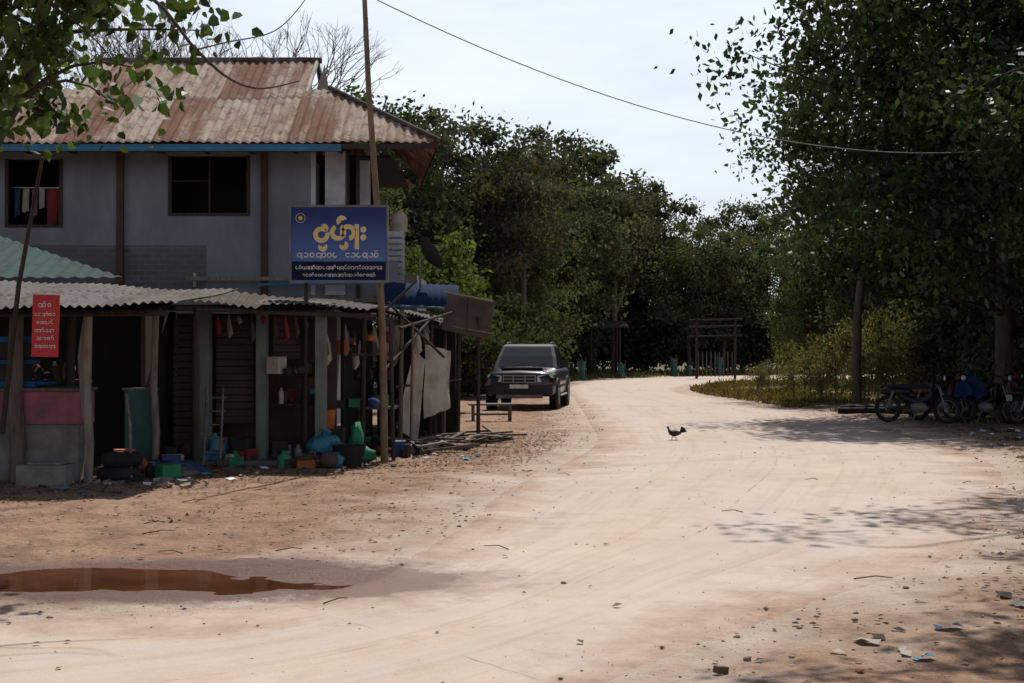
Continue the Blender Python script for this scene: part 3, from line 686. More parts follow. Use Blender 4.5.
s=B('pink_counter',bevel=.01)
s.box('base',CONC,(-6.5,17.05,0),(-5.2,17.6,.68)); s.box('top_panel',PINK,(-6.53,17.03,.682),(-5.17,17.62,1.08)); s.box('ledge',WOOD,(-6.56,17.0,1.082),(-5.14,17.65,1.12)); s.done()
s=B('stack_of_blue_crates',bevel=.01)
for i,(x0,x1,z0,z1) in enumerate(((-6.6,-5.75,1.122,1.2),(-6.5,-5.9,1.201,1.40),(-6.6,-5.8,1.401,1.46),(-6.55,-5.85,1.461,1.66),(-6.6,-5.78,1.661,1.74))):
    s.box('crates' ,BLUE if i%2==0 else DARKP,(x0,17.1,z0),(x1,17.5,z1))
for i in range(5): s.tube('pipes',BLUE,[(-6.9,17.2+i*.07,1.16),(-5.6,17.2+i*.07,1.17)],.025,6)
s.done()
s=B('concrete_block',bevel=.02); s.box('block',CONC,(-5.62,16.1,-.02),(-5.05,16.45,.27)); s.box('block',CONC,(-5.5,16.12,.272),(-5.1,16.40,.30)); s.done()
def textrow(b,part,m,x0,x1,z,hh,y,seed,th=.2):
    rn=random.Random(seed); x=x0; V=[];F=[]
    r=hh/2
    while x<x1-2*r:
        kind=rn.random(); st=rn.choice([0,40,90,200,270]); sp=rn.choice([250,290,360,360])
        n=max(10,int(sp/18)); o=len(V)
        for i in range(n+1):
            a=R(st+sp*i/n)
            for rad in (r*(1-th*2),r): V.append((x+r+rad*math.cos(a),y,z+r+rad*math.sin(a)))
        for i in range(n): q=o+2*i; F.append((q,q+1,q+3,q+2))
        if kind<.35:
            o=len(V); V+=[(x+1.8*r,y,z-.5*r),(x+2.15*r,y,z-.5*r),(x+2.15*r,y,z+1.9*r),(x+1.8*r,y,z+1.9*r)]; F.append((o,o+1,o+2,o+3))
        if .35<kind<.6:
            o=len(V); V+=[(x+.3*r,y,z+2.3*r),(x+1.6*r,y,z+2.5*r),(x+1.6*r,y,z+2.9*r),(x+.3*r,y,z+2.7*r)]; F.append((o,o+1,o+2,o+3))
        x+=r*rn.choice([2.1,2.3,2.3,2.5])
    b.raw(part,m,V,F)
s=B('red_notice_sign'); s.box('banner',RED,(-5.40,16.0,1.50),(-5.10,16.02,2.2),rot=(0,1.5,0))
textrow(s,'lettering',WHITE,-5.33,-5.15,2.06,.045,15.995,1)
for i,z in enumerate((1.96,1.87,1.78,1.69,1.60)): textrow(s,'lettering',WHITE,-5.37+.02*(i%2),-5.13,z,.034,15.995,i+5)
s.tube('hanging_cord',WHITE,[(-5.38,16.01,2.19),(-5.25,16.12,2.11),(-5.12,16.01,2.19)],.005,5); s.done()
s=B('leaning_pole'); s.tube('pole',WOODD,[(-5.95,16.6,.6),(-5.75,16.35,1.6),(-5.55,16.0,2.3),(-5.22,15.8,3.72)],[.035,.03,.028,.02],7); s.done()
s=B('leaning_stick'); s.tube('stick',WOODL,[(-4.55,17.0,.02),(-4.7,17.5,.6),(-4.8,17.7,1.02)],[.022,.02,.02],7); s.done()
s=B('teal_door_panel'); s.box('panel',TEAL,(-5.05,18.55,.05),(-4.66,18.6,1.05)); s.box('trim',WOODL,(-5.08,18.53,1.051),(-4.63,18.62,1.08)); s.done()
def tyre(name,x,y,z,r=.27,w=.09,ax=(0,0,1)):
    s=B(name); s.ring('tyre',BLACK,(x,y,z),ax,r-w,w,24,8); s.ring('rim',STEEL,(x,y,z),ax,r-w*2,.02,20,5); s.done()
tyre('tyre',-4.75,17.2,.08); tyre('tyre',-4.72,17.22,.25,.25)

# ---------------------------------------------------------------- roller-shutter shop (middle)
s=B('roller_shutter_shop')
s.box('back_wall',BROWNP,(-4.86,20.6,0),(-2.55,20.72,2.1)); 
for a,b,top in ((-4.75,-4.38,.02),(-4.15,-3.62,.55),(-3.35,-2.75,1.45)):
    z=top
    while z<2.0: s.box('shutters',SHUTTER,(a,19.96,z),(b,19.995,z+.085)); z+=.1
for x in (-4.27,-3.48,-2.66): s.box('columns',GREENCOL,(x-.07,19.72,0),(x+.07,19.93,2.12))
s.corrquad('roof',ROOFB,(-4.3,17.9,2.20),(-1.95,19.6,2.12),(-1.9,23.6,2.34),(-5.2,22,2.48),pitch=.12,amp=.016,rows=4,sag=.03,seed=9)
s.corrquad('roof_sheet',ROOFG,(-3.35,18.6,2.20),(-2.6,19.1,2.17),(-2.5,20.3,2.25),(-3.4,20.0,2.29),pitch=.1,amp=.015,rows=2,sag=.01)
s.tube('eave_beam',WOODD,[(-4.3,18.1,2.12),(-2.9,19.2,2.07),(-1.9,19.8,2.05)],.04,6)
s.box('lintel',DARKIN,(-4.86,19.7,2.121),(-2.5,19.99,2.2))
s.box('floor_slab',CONC,(-5.1,19.3,0),(-2.5,20.6,.06))
for x,y in ((-2.9,20.0),(-4.05,18.35)): s.tube('posts',WOODD,[(x,y-.1,0),(x,y-.1,2.12)],.045,7)
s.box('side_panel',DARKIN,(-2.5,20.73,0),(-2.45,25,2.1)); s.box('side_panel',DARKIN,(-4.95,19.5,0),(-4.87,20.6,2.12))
s.box('shelf',WOODD,(-3.35,20.0,.78),(-2.75,20.35,.82)); s.box('shelf',WOODD,(-3.35,20.0,1.2),(-2.75,20.35,1.24))
goods(s,'goods',30,(-3.3,-2.75),(19.6,20.3),[.062,.062,.822,1.241],31); goods(s,'goods',16,(-4.1,-3.6),(19.5,19.9),[.062,.062,.2],32,(.06,.15)); goods(s,'goods',6,(-4.8,-4.35),(19.45,19.85),[.062],33,(.06,.12))
goods(s,'goods',24,(-3.9,-2.3),(18.9,19.3),[0.0],35,(.05,.14))
for i in range(9):
    x=-4.0+i*.15+rr.uniform(-.04,.04); l=rr.uniform(.12,.4); s.tube('hanging_goods',rr.choice([DARKP,WOOD,STEEL,REDC,WOODL,WOODD]),[(x,19.4,2.05),(x,19.4,2.05-l*.3),(x+.02,19.4,2.05-l*.8),(x,19.4,2.05-l)],[.006,.03,.04,.012],7)
s.done()
s=B('ladder')
for dx in (0,.22): s.tube('rails',STEEL,[(-4.2+dx+.08,19.0,.03),(-4.18+dx,19.5,1.05)],.016,6)
for i in range(5): s.tube('rungs',STEEL,[(-4.12,19.08+.09*i,.2+.18*i),(-3.9,19.08+.09*i,.2+.18*i)],.012,5)
s.done()

# ---------------------------------------------------------------- cluttered stall along the road
s=B('market_stall')
s.corrquad('roof',ROOFB,(-2.25,20.3,2.10),(-.95,25.2,2.0),(-2.1,26.2,2.34),(-3.2,21.6,2.36),pitch=.14,amp=.02,rows=4,sag=.03,seed=5)
s.corrquad('loose_sheet',ROOFG,(-1.85,22.0,2.16),(-.95,23.9,2.02),(-1.5,24.6,2.20),(-2.3,22.6,2.30),pitch=.12,amp=.015,rows=2,sag=.02)
for x,y,r_,m,zt_ in ((-2.2,20.9,.045,WOODD,2.2),(-1.75,22.2,.045,WOOD,2.2),(-1.35,23.4,.04,WOODD,2.15),(-.95,24.8,.045,WOODD,2.1),(-1.7,27.0,.05,WOODD,2.3),(-1.55,21.8,.025,BAMBOO,2.0),(-1.15,24.0,.03,BAMBOO,2.1)):
    s.tube('posts',m,[(x,y,-.03),(x+.03,y,zt_)],[r_,r_*.8],7)
for a,b in (((-2.3,20.6,2.05),(-.9,25.0,1.92)),((-2.3,20.4,1.5),(-1.75,22.2,1.52)),((-1.9,21.7,2.3),(-1.1,23.0,1.45)),((-1.8,22,1.0),(-.9,24.8,1.05)),((-1.7,21.6,1.9),(-.7,24.2,2.3)),((-2.0,21.2,2.05),(-1.45,21.4,2.6)),((-1.95,21.0,1.2),(-1.3,23.2,2.1))):
    s.tube('rails',WOODD,[a,b],.022,6)
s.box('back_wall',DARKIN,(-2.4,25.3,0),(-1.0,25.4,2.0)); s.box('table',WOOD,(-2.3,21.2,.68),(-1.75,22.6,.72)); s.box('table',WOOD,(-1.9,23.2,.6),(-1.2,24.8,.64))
for x,y in ((-2.28,21.25),(-1.8,21.25),(-1.8,22.5),(-2.28,22.5)): s.box('table',WOODD,(x-.02,y-.02,0),(x+.02,y+.02,.679))
for x,y in ((-1.85,23.3),(-1.25,23.3),(-1.25,24.7),(-1.85,24.7)): s.box('table',WOODD,(x-.02,y-.02,0),(x+.02,y+.02,.599))
def cloth(part,m,P00,P10,P11,P01,amp,fr,seed):
    P00,P10,P11,P01=map(Vector,(P00,P10,P11,P01)); n=10; V=[]
    nr=(P10-P00).cross(P01-P00).normalized()
    for j in range(n+1):
        for i in range(n+1):
            u=i/n;v_=j/n; p=P00.lerp(P10,u).lerp(P01.lerp(P11,u),v_); V.append(tuple(p+nr*amp*(math.sin(u*fr+seed+v_*2)+.5*math.sin(v_*7+u*5+seed))))
    s.raw(part,m,V,[(j*(n+1)+i,j*(n+1)+i+1,(j+1)*(n+1)+i+1,(j+1)*(n+1)+i) for j in range(n) for i in range(n)],True)
cloth('hanging_tarp',OFFW,(-1.83,22.3,.35),(-1.50,22.5,.12),(-1.40,22.8,1.40),(-1.55,22.6,1.62),.02,12,1)
cloth('hanging_tarp',OFFW,(-1.42,22.9,.45),(-1.0,23.4,.62),(-1.02,23.5,1.55),(-1.38,23.0,1.66),.03,14,3)
cloth('hanging_tarp',WOODL,(-2.02,21.9,1.4),(-1.75,21.9,1.42),(-1.72,21.95,1.95),(-2.0,21.95,1.93),.01,9,5)
goods(s,'goods',46,(-2.6,-1.9),(20.7,22.3),[.0,.0,.722,.722,.722,1.1,1.5,1.7],41); goods(s,'goods',24,(-1.9,-1.2),(23.2,24.7),[0,.641,.641],42)
goods(s,'goods',16,(-1.75,-1.25),(20.6,21.9),[0.0],43,(.04,.12))
for i in range(18):
    x=rr.uniform(-2.75,-1.4); y=20.3+(x+2.75)*2; zt2=rr.uniform(1.7,2.1); l=rr.uniform(.15,.5)
    s.tube('hanging_goods',rr.choice([DARKP,WOOD,STEEL,REDC,OFFW,WOODL,DARKP,CLOTHB]),[(x,y,zt2),(x,y,zt2-l*.3),(x+.02,y,zt2-l*.8),(x,y,zt2-l)],[.008,.05,.06,.02],7)
s.done()
s=B('blue_striped_awning')
n=140
p0=Vector((-2.25,24.6,2.36)); p1=Vector((-.95,25.0,2.32))
V=[];F=[]
for i in range(n+1):
    u=i/n; bpt=p0.lerp(p1,u); w=.016*math.sin(u*2*math.pi*12)
    for j in range(7):
        t=j/6*math.pi/2; V.append((bpt.x,bpt.y+.9*(1-math.cos(t))+w,bpt.z+.42*math.sin(t)+w*.5))
for i in range(n):
    for j in range(6): a=i*7+j; F.append((a,a+7,a+8,a+1))
s.raw('awning',BLUETIN,V,F,True); s.tube('frame',BLUEF,[p0-Vector((0,.03,.03)),p1-Vector((0,.03,.03))],.025,6)
for p in (p0,p1): s.tube('frame',STEEL,[(p.x,p.y,p.z),(p.x,p.y,0)],.02,6)
s.done()
s=B('plywood_panel_shelter',bevel=.004)
s.box('panel',PLY,(-1.12,23.2,2.12),(-.32,23.9,2.16),rot=(68,12,6)); 
s.tube('frame',WOODL,[(-1.12,23.3,2.52),(-.30,23.3,2.36)],.015,5); s.tube('frame',WOODL,[(-1.12,23.42,1.98),(-.34,23.4,1.84)],.015,5); s.tube('frame',WOODD,[(-.72,23.27,2.44),(-.74,23.37,1.9)],.014,5)
s.tube('post',WOODD,[(-.56,23.5,-.02),(-.55,23.5,2.12)],[.035,.03],7); s.tube('post',WOODD,[(-1.2,23.9,-.02),(-1.1,23.8,2.3)],[.03,.03],7)
s.tube('brace',WOOD,[(-1.2,23.6,2.25),(-.3,23.5,1.93)],.02,6)
s.done()
# ---------------------------------------------------------------- shop sign
def signmat():
    m,nt,out=newmat('sign_blue_gradient'); v=objvec(nt); sep=N(nt,'ShaderNodeSeparateXYZ'); nt.links.new(v,sep.inputs[0])
    f=ramp(nt,sep.outputs[2],2.6,3.45)
    c=mixc(nt,f,(.10,.19,.42),(.008,.020,.12)); c=mixc(nt,math_(nt,'MULTIPLY',noise(nt,v,5,4),.2),c,(.12,.13,.17))
    p=N(nt,'ShaderNodeBsdfPrincipled'); p.inputs['Roughness'].default_value=.5; p.inputs['Specular IOR Level'].default_value=.2; nt.links.new(c,p.inputs['Base Color']); nt.links.new(p.outputs[0],out.inputs[0]); return m
SG=signmat(); NAVY=mat('navy_paint',(.006,.009,.04),.6,None,3,0,spec=.15)
s=B('shop_signboard'); sy=19.70
s.box('board',SG,(-3.06,sy,2.53),(-1.74,sy+.03,3.55)); s.box('name_band',NAVY,(-3.05,sy-.003,2.54),(-1.75,sy-.0005,2.80))
for a,b in (((-3.085,sy-.01,2.50),(-3.06,sy+.05,3.58)),((-1.74,sy-.01,2.50),(-1.715,sy+.05,3.58)),((-3.059,sy-.01,3.551),(-1.741,sy+.05,3.58)),((-3.059,sy-.01,2.50),(-1.741,sy+.05,2.529))): s.box('frame',STEEL,a,b)
def arcs(part,m,cx,cz,r,th,st,sp,y,sx=1):
    n=24;V=[];F=[]
    for i in range(n+1):
        a=R(st+sp*i/n)
        for q in (r-th,r): V.append((cx+q*math.cos(a)*sx,y,cz+q*math.sin(a)))
    for i in range(n): F.append((2*i,2*i+1,2*i+3,2*i+2))
    s.raw(part,m,V,F)
for (m,y,g) in ((WHITE,sy-.005,.014),(YEL,sy-.008,0)):
    for cx,cz,r,st,sp in ((-2.64,3.17,.10,40,340),(-2.60,3.26,.045,-60,200),(-2.41,3.20,.10,115,310),(-2.27,3.20,.10,-80,300),(-2.36,3.36,.06,20,210)):
        arcs('name_lettering',m,cx,cz,r+g,.036+2*g,st,sp,y)
    for cx,cz,r,st,sp in ((-2.62,3.00,.05,150,250),(-2.33,3.02,.05,170,260)):
        arcs('name_lettering',m,cx,cz,r+g,.028+2*g,st,sp,y)
    s.box('name_lettering',m,(-2.165-g,y,2.98-g),(-2.135+g,y+.001,3.30+g))
    for z in (3.13,3.24): arcs('name_lettering',m,-2.06,z,.028+g,.027+g,0,360,y)
arcs('emblem',OFFW,-2.93,3.40,.07,.012,0,360,sy-.006); arcs('emblem',YEL,-2.93,3.40,.028,.027,0,360,sy-.006)
textrow(s,'tagline',WHITE,-2.98,-2.38,2.85,.072,sy-.006,21,.22); textrow(s,'tagline',WHITE,-2.31,-1.78,2.85,.072,sy-.006,22,.22)
textrow(s,'address',WHITE,-3.0,-1.78,2.69,.042,sy-.008,23,.2); textrow(s,'address',WHITE,-2.9,-1.85,2.59,.038,sy-.008,24,.2)
s.tube('post',WOODD,[(-2.88,19.78,-.03),(-2.86,19.78,2.55)],.03,7)
s.done()
s=B('bamboo_utility_pole')
s.tube('pole',BAMBOO,[(-1.78,19.85,-.05),(-1.80,19.84,1.5),(-1.87,19.82,3.4),(-2.0,19.82,5.2),(-2.1,19.82,7.4)],[.055,.052,.045,.04,.03],9)
for i in range(22): z=.3+i*.31; xx=np.interp(z,[0,1.5,3.4,5.2,7.4],[-1.78,-1.80,-1.87,-2.0,-2.1]); s.tube('nodes',BAMBOO,[(xx,19.83,z),(xx,19.83,z+.02)],.056-.003*z,9)
s.tube('pole_brace',WOODD,[(-1.66,19.95,-.03),(-1.70,19.9,2.0)],.03,7); s.done()
s=B('power_cable')
A=Vector((-2.08,19.8,6.55)); Bp=Vector((14,30,6.7)); pts=[]
for i in range(41):
    t=i/40; p=A.lerp(Bp,t); p.z-=1.55*4*t*(1-t); pts.append(p)
s.tube('cable',STEEL,pts,.009,5); s.done()

# ---------------------------------------------------------------- yard clutter
s=B('black_basin'); s.tube('basin',BLACK,[(-2.2,19.2,0.01),(-2.2,19.2,.27),(-2.2,19.2,.29)],[.17,.23,.245],20,caps=False); s.tube('lining',BLACK,[(-2.2,19.2,.02),(-2.2,19.2,.27)],[.15,.21],20,caps=False); s.box('content',DARKIN,(-2.33,19.07,.05),(-2.07,19.33,.22)); s.done()
s=B('cyan_plastic_bag'); s.ell('bag',CYANB,(-2.6,19.7,.20),(.24,.2,.20),.22,18,11,seed=2); s.ell('bag',CYANB,(-2.42,19.6,.15),(.14,.13,.15),.25,seed=12); s.tube('knot',CYANB,[(-2.6,19.7,.36),(-2.56,19.68,.46)],[.04,.07],7); s.done()
s=B('green_net_bag'); s.ell('bag',GREENB,(-2.18,20.0,.28),(.10,.12,.26),.25,seed=4); s.ell('bag',GREENB,(-2.1,19.7,.12),(.2,.13,.12),.25,seed=9); s.done()
s=B('orange_bucket'); s.tube('bucket',ORANGE,[(-2.65,20.3,.45),(-2.65,20.3,.72)],[.11,.14],14); s.box('crate',WOODD,(-2.85,20.15,0),(-2.4,20.5,.449)); s.done()
s=B('orange_bucket'); s.tube('bucket',ORANGE,[(-4.9,18.0,.02),(-4.9,18.0,.32)],[.11,.14],14); s.done()
s=B('cardboard_sheet'); s.box('sheet',OFFW,(-2.75,19.0,.03),(-2.45,19.3,.05),rot=(40,5,20)); s.done()
s=B('blue_tarp_heap')
s.ell('tarp',CLOTHB,(-4.35,18.0,.04),(.42,.3,.13),.3,20,9,seed=3); s.ell('tarp',STEEL,(-4.1,17.7,.03),(.2,.2,.08),.3,seed=7); s.done()
s=B('broken_concrete_pile')
for i in range(44):
    x=-4.6+rr.uniform(-.4,.9); y=16.5+rr.uniform(-.3,.5); w=rr.uniform(.02,.08)
    s.box('chunks',rr.choice([CONC,CONC,OFFW,ROCKM,DARKP]),(x-w,y-w*.7,0),(x+w,y+w*.7,w*.8),rot=(rr.uniform(-20,20),rr.uniform(-20,20),rr.uniform(0,90)))
s.done()
s=B('scrap_timber_pile')
for i in range(40):
    x=-1.0+rr.uniform(-.8,.75); y=22.5+(x+1.1)*1.5+rr.uniform(-.9,1.6); an=rr.uniform(0,3.14); L=rr.uniform(.15,.6); z=.03+rr.uniform(0,.14)
    s.box('planks',rr.choice([WOOD,WOODD,WOODL,PLY]),(x-L,y-.035,z),(x+L,y+.035,z+.03),rot=(rr.uniform(-5,5),rr.uniform(-8,8),math.degrees(an)))
s.done()
lit=B('scattered_litter')
for k in range(100):
    if k<62: x=rr.uniform(-5.5,-.4); y=14.3+(x+5.5)*1.3+rr.uniform(-.5,2.2)
    elif k<88: x=rr.uniform(7.1,9.8); y=rr.uniform(17,26)
    else: x=rr.uniform(1.6,4.2); y=7.6+(x-1.6)*1.1+rr.uniform(-.9,-.2)
    z=max(0,float(gz(np.array([x]),np.array([y]))[0]))+.006; m=rr.choice([WHITE,OFFW,CLOTHB,REDC,DARKP,WOODD,OFFW,CYANB,PLY,DARKP]); q=rr.uniform(.3,1.0); an=rr.random()*6
    P=[(-.09,-.03,0),(.0,-.05,.035),(.1,-.02,.01),(.08,.05,.03),(-.01,.04,.0),(-.08,.05,.02)]
    lit.raw('scraps',m,[(x+q*(px*math.cos(an)-py*math.sin(an)),y+q*(px*math.sin(an)+py*math.cos(an)),z+pz*q) for px,py,pz in P],[(0,1,4,5),(1,2,3,4)])
lit.done()
tw=B('fallen_twigs')
for k in range(60):
    x=rr.uniform(-6,6.5); y=rr.uniform(7.5,24); 
    sdv=float(sdist(np.array([x]),np.array([y]))[0])
    if (sdv<.1 and rr.random()>.12) or not dry(x,y): continue
    z=max(0,float(gz(np.array([x]),np.array([y]))[0]))+.012; an=rr.random()*3.14; L=rr.uniform(.05,.17)
    tw.tube('twigs',WOODD,[(x-L*math.cos(an),y-L*math.sin(an),z),(x+.02,y+.01,z+.015),(x+L*math.cos(an),y+L*math.sin(an),z)],[.005,.004,.003],5)
tw.done()
for (x,y,r_) in ((1.2,7.25,.02),(2.75,7.9,.022),(.35,9.6,.016),(1.38,7.05,.022),(2.0,8.3,.018),(4.4,12.2,.025),(2.6,9.4,.018)):
    s=B('loose_stone',(x,y,.01)); s.ell('stone',ROCKM,(0,0,r_*.4),(r_*1.3,r_,r_*.7),.3,8,5,seed=int(x*10)); s.done()
s=B('brick_fragment',(1.02,6.95,.012),.5,bevel=.004); s.box('brick',PLY,(-.035,-.02,0),(.035,.02,.035),rot=(0,8,0)); s.done()
s=B('wooden_bench',(-.45,30.8,0),.1,bevel=.005)
s.box('seat',WOODL,(-.5,-.2,.36),(.5,.2,.40))
for x in (-.42,.38):
    for y in (-.16,.12): s.box('legs',WOOD,(x,y,0),(x+.05,y+.05,.359))
s.box('rail',WOOD,(-.369,-.15,.15),(.379,-.12,.19)); s.done()

# ---------------------------------------------------------------- car (pickup), nose towards -Y
c=B('parked_car',(.47,38.2,.0),R(-7),scale=.97)
def loft(part,m,st):
    V=[];F=[];k=None
    for (y,hw,zb,zt_) in st:
        ring=[(-hw*.9,zb),(-hw,zb+.1),(-hw*1.01,(zb+zt_)/2),(-hw*.98,zt_-.12),(-hw*.90,zt_-.03),(-hw*.6,zt_+.01),(0,zt_+.03),(hw*.6,zt_+.01),(hw*.90,zt_-.03),(hw*.98,zt_-.12),(hw*1.01,(zb+zt_)/2),(hw,zb+.1),(hw*.9,zb)]
        k=len(ring); V+=[(x,y,z) for x,z in ring]
    for i in range(len(st)-1):
        for j in range(k): F.append((i*k+j,i*k+(j+1)%k,(i+1)*k+(j+1)%k,(i+1)*k+j))
    F.append(tuple(reversed(range(k)))); F.append(tuple(range((len(st)-1)*k,len(st)*k)))
    c.raw(part,m,V,F,True)
loft('body',CARP,[(-2.38,.76,.50,.90),(-2.32,.84,.42,.99),(-2.15,.90,.38,1.03),(-1.6,.92,.36,1.07),(-1.0,.92,.36,1.12),(-.8,.92,.36,1.14),(1.0,.92,.36,1.12),(2.4,.91,.42,1.12),(2.48,.88,.5,1.08)])
def cab(y0,y1,z,hw): return [(-hw,y0,z),(hw,y0,z),(hw,y1,z),(-hw,y1,z)]
LV=[cab(-.98,1.20,1.10,.86),cab(-.62,1.10,1.42,.79),cab(-.28,.98,1.70,.70),cab(-.12,.85,1.755,.62)]
V=[p for r_ in LV for p in r_];F=[]
for i in range(3):
    for j in range(4): F.append((i*4+j,i*4+(j+1)%4,(i+1)*4+(j+1)%4,(i+1)*4+j))
F.append((12,13,14,15)); c.raw('cabin',CARP,V,F)
def lerp3(a,b,t): return tuple(a[i]*(1-t)+b[i]*t for i in range(3))
def panel(part,m,i,j,u0,u1,v0,v1,off,lv0=0,lv1=1):
    a,b=LV[lv0][i],LV[lv0][j]; cc,d=LV[lv1][i],LV[lv1][j]
    def pt(u,v_): return Vector(lerp3(lerp3(a,b,u),lerp3(cc,d,u),v_))
    P=[pt(u0,v0),pt(u1,v0),pt(u1,v1),pt(u0,v1)]; nn_=(P[1]-P[0]).cross(P[3]-P[0]).normalized(); 
    c.raw(part,m,[tuple(p+nn_*off) for p in P],[(0,1,2,3)])
panel('windscreen',GLASS,0,1,.06,.94,.12,1.0,.006); panel('windscreen',GLASS,0,1,.06,.94,0,.88,.006,1,2)
for i,j in ((1,2),(3,0)):
    for u0,u1 in ((.1,.5),(.54,.93)):
        panel('side_windows',GLASS,i,j,u0,u1,.25,1,.006); panel('side_windows',GLASS,i,j,u0+.03*(u0<.2),u1,0,.85,.006,1,2)
panel('rear_window',GLASS,2,3,.1,.9,.3,1,.006); panel('rear_window',GLASS,2,3,.1,.9,0,.8,.006,1,2)
c.box('bed_liner',DARKP,(-.74,1.35,1.13),(.74,2.3,1.155))
c.box('grille',DARKP,(-.42,-2.42,.74),(.42,-2.385,.93))
for z in (.745,.83,.915): c.box('grille_bars',CHROME,(-.43,-2.44,z),(.43,-2.421,z+.022))
for x in (-.43,-.17,.14,.41): c.box('grille_bars',CHROME,(x,-2.445,.74),(x+.025,-2.422,.94))
for sx in (-1,1):
    c.raw('headlights',LAMP,[(sx*.47,-2.40,.76),(sx*.80,-2.335,.78),(sx*.885,-2.16,.86),(sx*.84,-2.30,.96),(sx*.47,-2.385,.93)],[(0,1,2,3,4)])
    c.box('indicators',ORANGE,(sx*.82-.05,-2.375,.70),(sx*.82+.05,-2.355,.75))
    c.ell('fog_lamps',LAMP,(sx*.62,-2.47,.53),(.07,.03,.05))
    c.box('mirrors',CARP,(sx*1.04-.1,-.72,1.12),(sx*1.04+.1,-.62,1.30)); c.box('mirror_glass',CHROME,(sx*1.04-.085,-.617,1.135),(sx*1.04+.085,-.614,1.285)); c.tube('mirror_arms',DARKP,[(sx*.88,-.68,1.15),(sx*.98,-.68,1.17)],.025,6)
    for y in (-1.5,1.55):
        c.ring('wheel_arches',DARKP,(sx*.915,y,.40),(1,0,0),.43,.045,24,6)
        c.tube('wheel_wells',DARKIN,[(sx*.86,y,.40),(sx*.928,y,.40)],.42,24)
        c.tube('tyres',BLACK,[(sx*.72,y,.37),(sx*.74,y,.37),(sx*.94,y,.37),(sx*.955,y,.37)],[.33,.37,.37,.34],28)
        c.tube('rims',STEEL,[(sx*.95,y,.37),(sx*.962,y,.37)],.22,20)
    c.box('door_trim',DARKP,(sx*.935-.01,-.9,.6),(sx*.935+.01,1.1,.66)); c.box('side_step',CHROME,(sx*.9-.06,-.95,.36),(sx*.9+.06,1.0,.40))
c.box('bumper',CARP,(-.88,-2.50,.44),(.88,-2.36,.68)); c.box('bumper_intake',DARKP,(-.4,-2.51,.46),(.4,-2.501,.56))
c.box('skid_plate',STEEL,(-.6,-2.46,.34),(.6,-2.3,.439)); c.box('number_plate',WHITE,(-.24,-2.525,.60),(.24,-2.511,.70))
for x in (-.35,.2): c.tube('wipers',BLACK,[(x,-1.0,1.14),(x+.35,-.90,1.24)],.01,5)
for x in (-.6,.6): c.tube('roof_rails',STEEL,[(x,-.1,1.77),(x,0,1.80),(x,.8,1.80),(x,.88,1.76)],.015,6)
c.box('hood_scoop',CARP,(-.55,-2.0,1.08),(.55,-1.2,1.115),rot=(-3,0,0))
c.done()

# ---------------------------------------------------------------- motorcycles
def moto(x,y,rz,bm,sc=1):
    b=B('motorcycle',(x,y,float(gz(np.array([x*1.]),np.array([y*1.]))[0])),rz)
    for yy in (-.62,.62):
        b.ring('wheels',BLACK,(0,yy,.29),(1,0,0),.25,.042,22,8); b.ring('rims',STEEL,(0,yy,.29),(1,0,0),.20,.012,20,5); b.tube('hubs',STEEL,[(-.06,yy,.29),(.06,yy,.29)],.045,10)
        for k in range(8): a=k*math.pi/4; b.tube('spokes',STEEL,[(0,yy,.29),(0,yy+.2*math.cos(a),.29+.2*math.sin(a))],.004,4)
    for sx in (-.07,.07): b.tube('fork',STEEL,[(sx,-.62,.29),(sx,-.45,.80)],.018,7); b.tube('shocks',STEEL,[(sx*1.5,.62,.30),(sx*1.5,.48,.66)],.025,7); b.tube('swingarm',DARKP,[(sx,.62,.29),(sx,.1,.33)],.02,6)
    b.tube('frame',bm,[(0,-.44,.82),(0,-.30,.55),(0,-.05,.42),(0,.2,.5),(0,.5,.68)],[.05,.07,.08,.09,.06],9)
    b.ell('engine',STEEL,(0,-.05,.34),(.12,.2,.12),.05); b.ell('leg_shield',bm,(0,-.33,.60),(.22,.06,.25),0); b.ell('tail',bm,(0,.45,.66),(.12,.38,.10),0)
    b.ell('seat',BLACK,(0,.25,.77),(.13,.40,.06),0); b.ell('headlight_cowl',bm,(0,-.5,.95),(.12,.09,.10),0); b.ell('headlight',LAMP,(0,-.575,.95),(.075,.03,.06),0)
    b.tube('handlebar',DARKP,[(-.34,-.30,1.02),(-.2,-.38,1.0),(0,-.44,.98),(.2,-.38,1.0),(.34,-.30,1.02)],.016,7)
    for sx in (-1,1): b.tube('mirror_stalks',DARKP,[(sx*.24,-.36,1.0),(sx*.3,-.38,1.18)],.007,5); b.ell('mirrors',DARKP,(sx*.32,-.38,1.22),(.06,.02,.04),0)
    b.tube('exhaust',STEEL,[(.12,-.05,.25),(.14,.3,.26),(.15,.75,.36)],[.02,.035,.045],8)
    b.raw('front_fender',bm,[(sx*.06,-.62+.31*math.cos(a),.29+.31*math.sin(a)) for a in [R(20+20*i) for i in range(7)] for sx in (-1,1)],[(2*i,2*i+1,2*i+3,2*i+2) for i in range(6)],True)
    b.tube('stand',STEEL,[(-.08,.0,.25),(-.22,.05,.0)],.012,5); b.box('number_plate',OFFW,(-.09,.83,.50),(.09,.84,.62))
    b.done()
MB=mat('moto_black',(.015,.015,.017),.45,None,4,0,spec=.3); MR=mat('moto_red',(.07,.012,.012),.45,None,4,0,spec=.3)
moto(8.6,30.2,R(60),MB); moto(9.3,30.8,R(35),MR); moto(10.0,30.2,R(50),MB); moto(11.1,29.8,R(110),MB); moto(10.6,31.3,R(80),MR); moto(9.7,31.7,R(75),MB)
s=B('blue_tarp_cover')
rn=np.random.RandomState(5); V=[];F=[]; nn=18
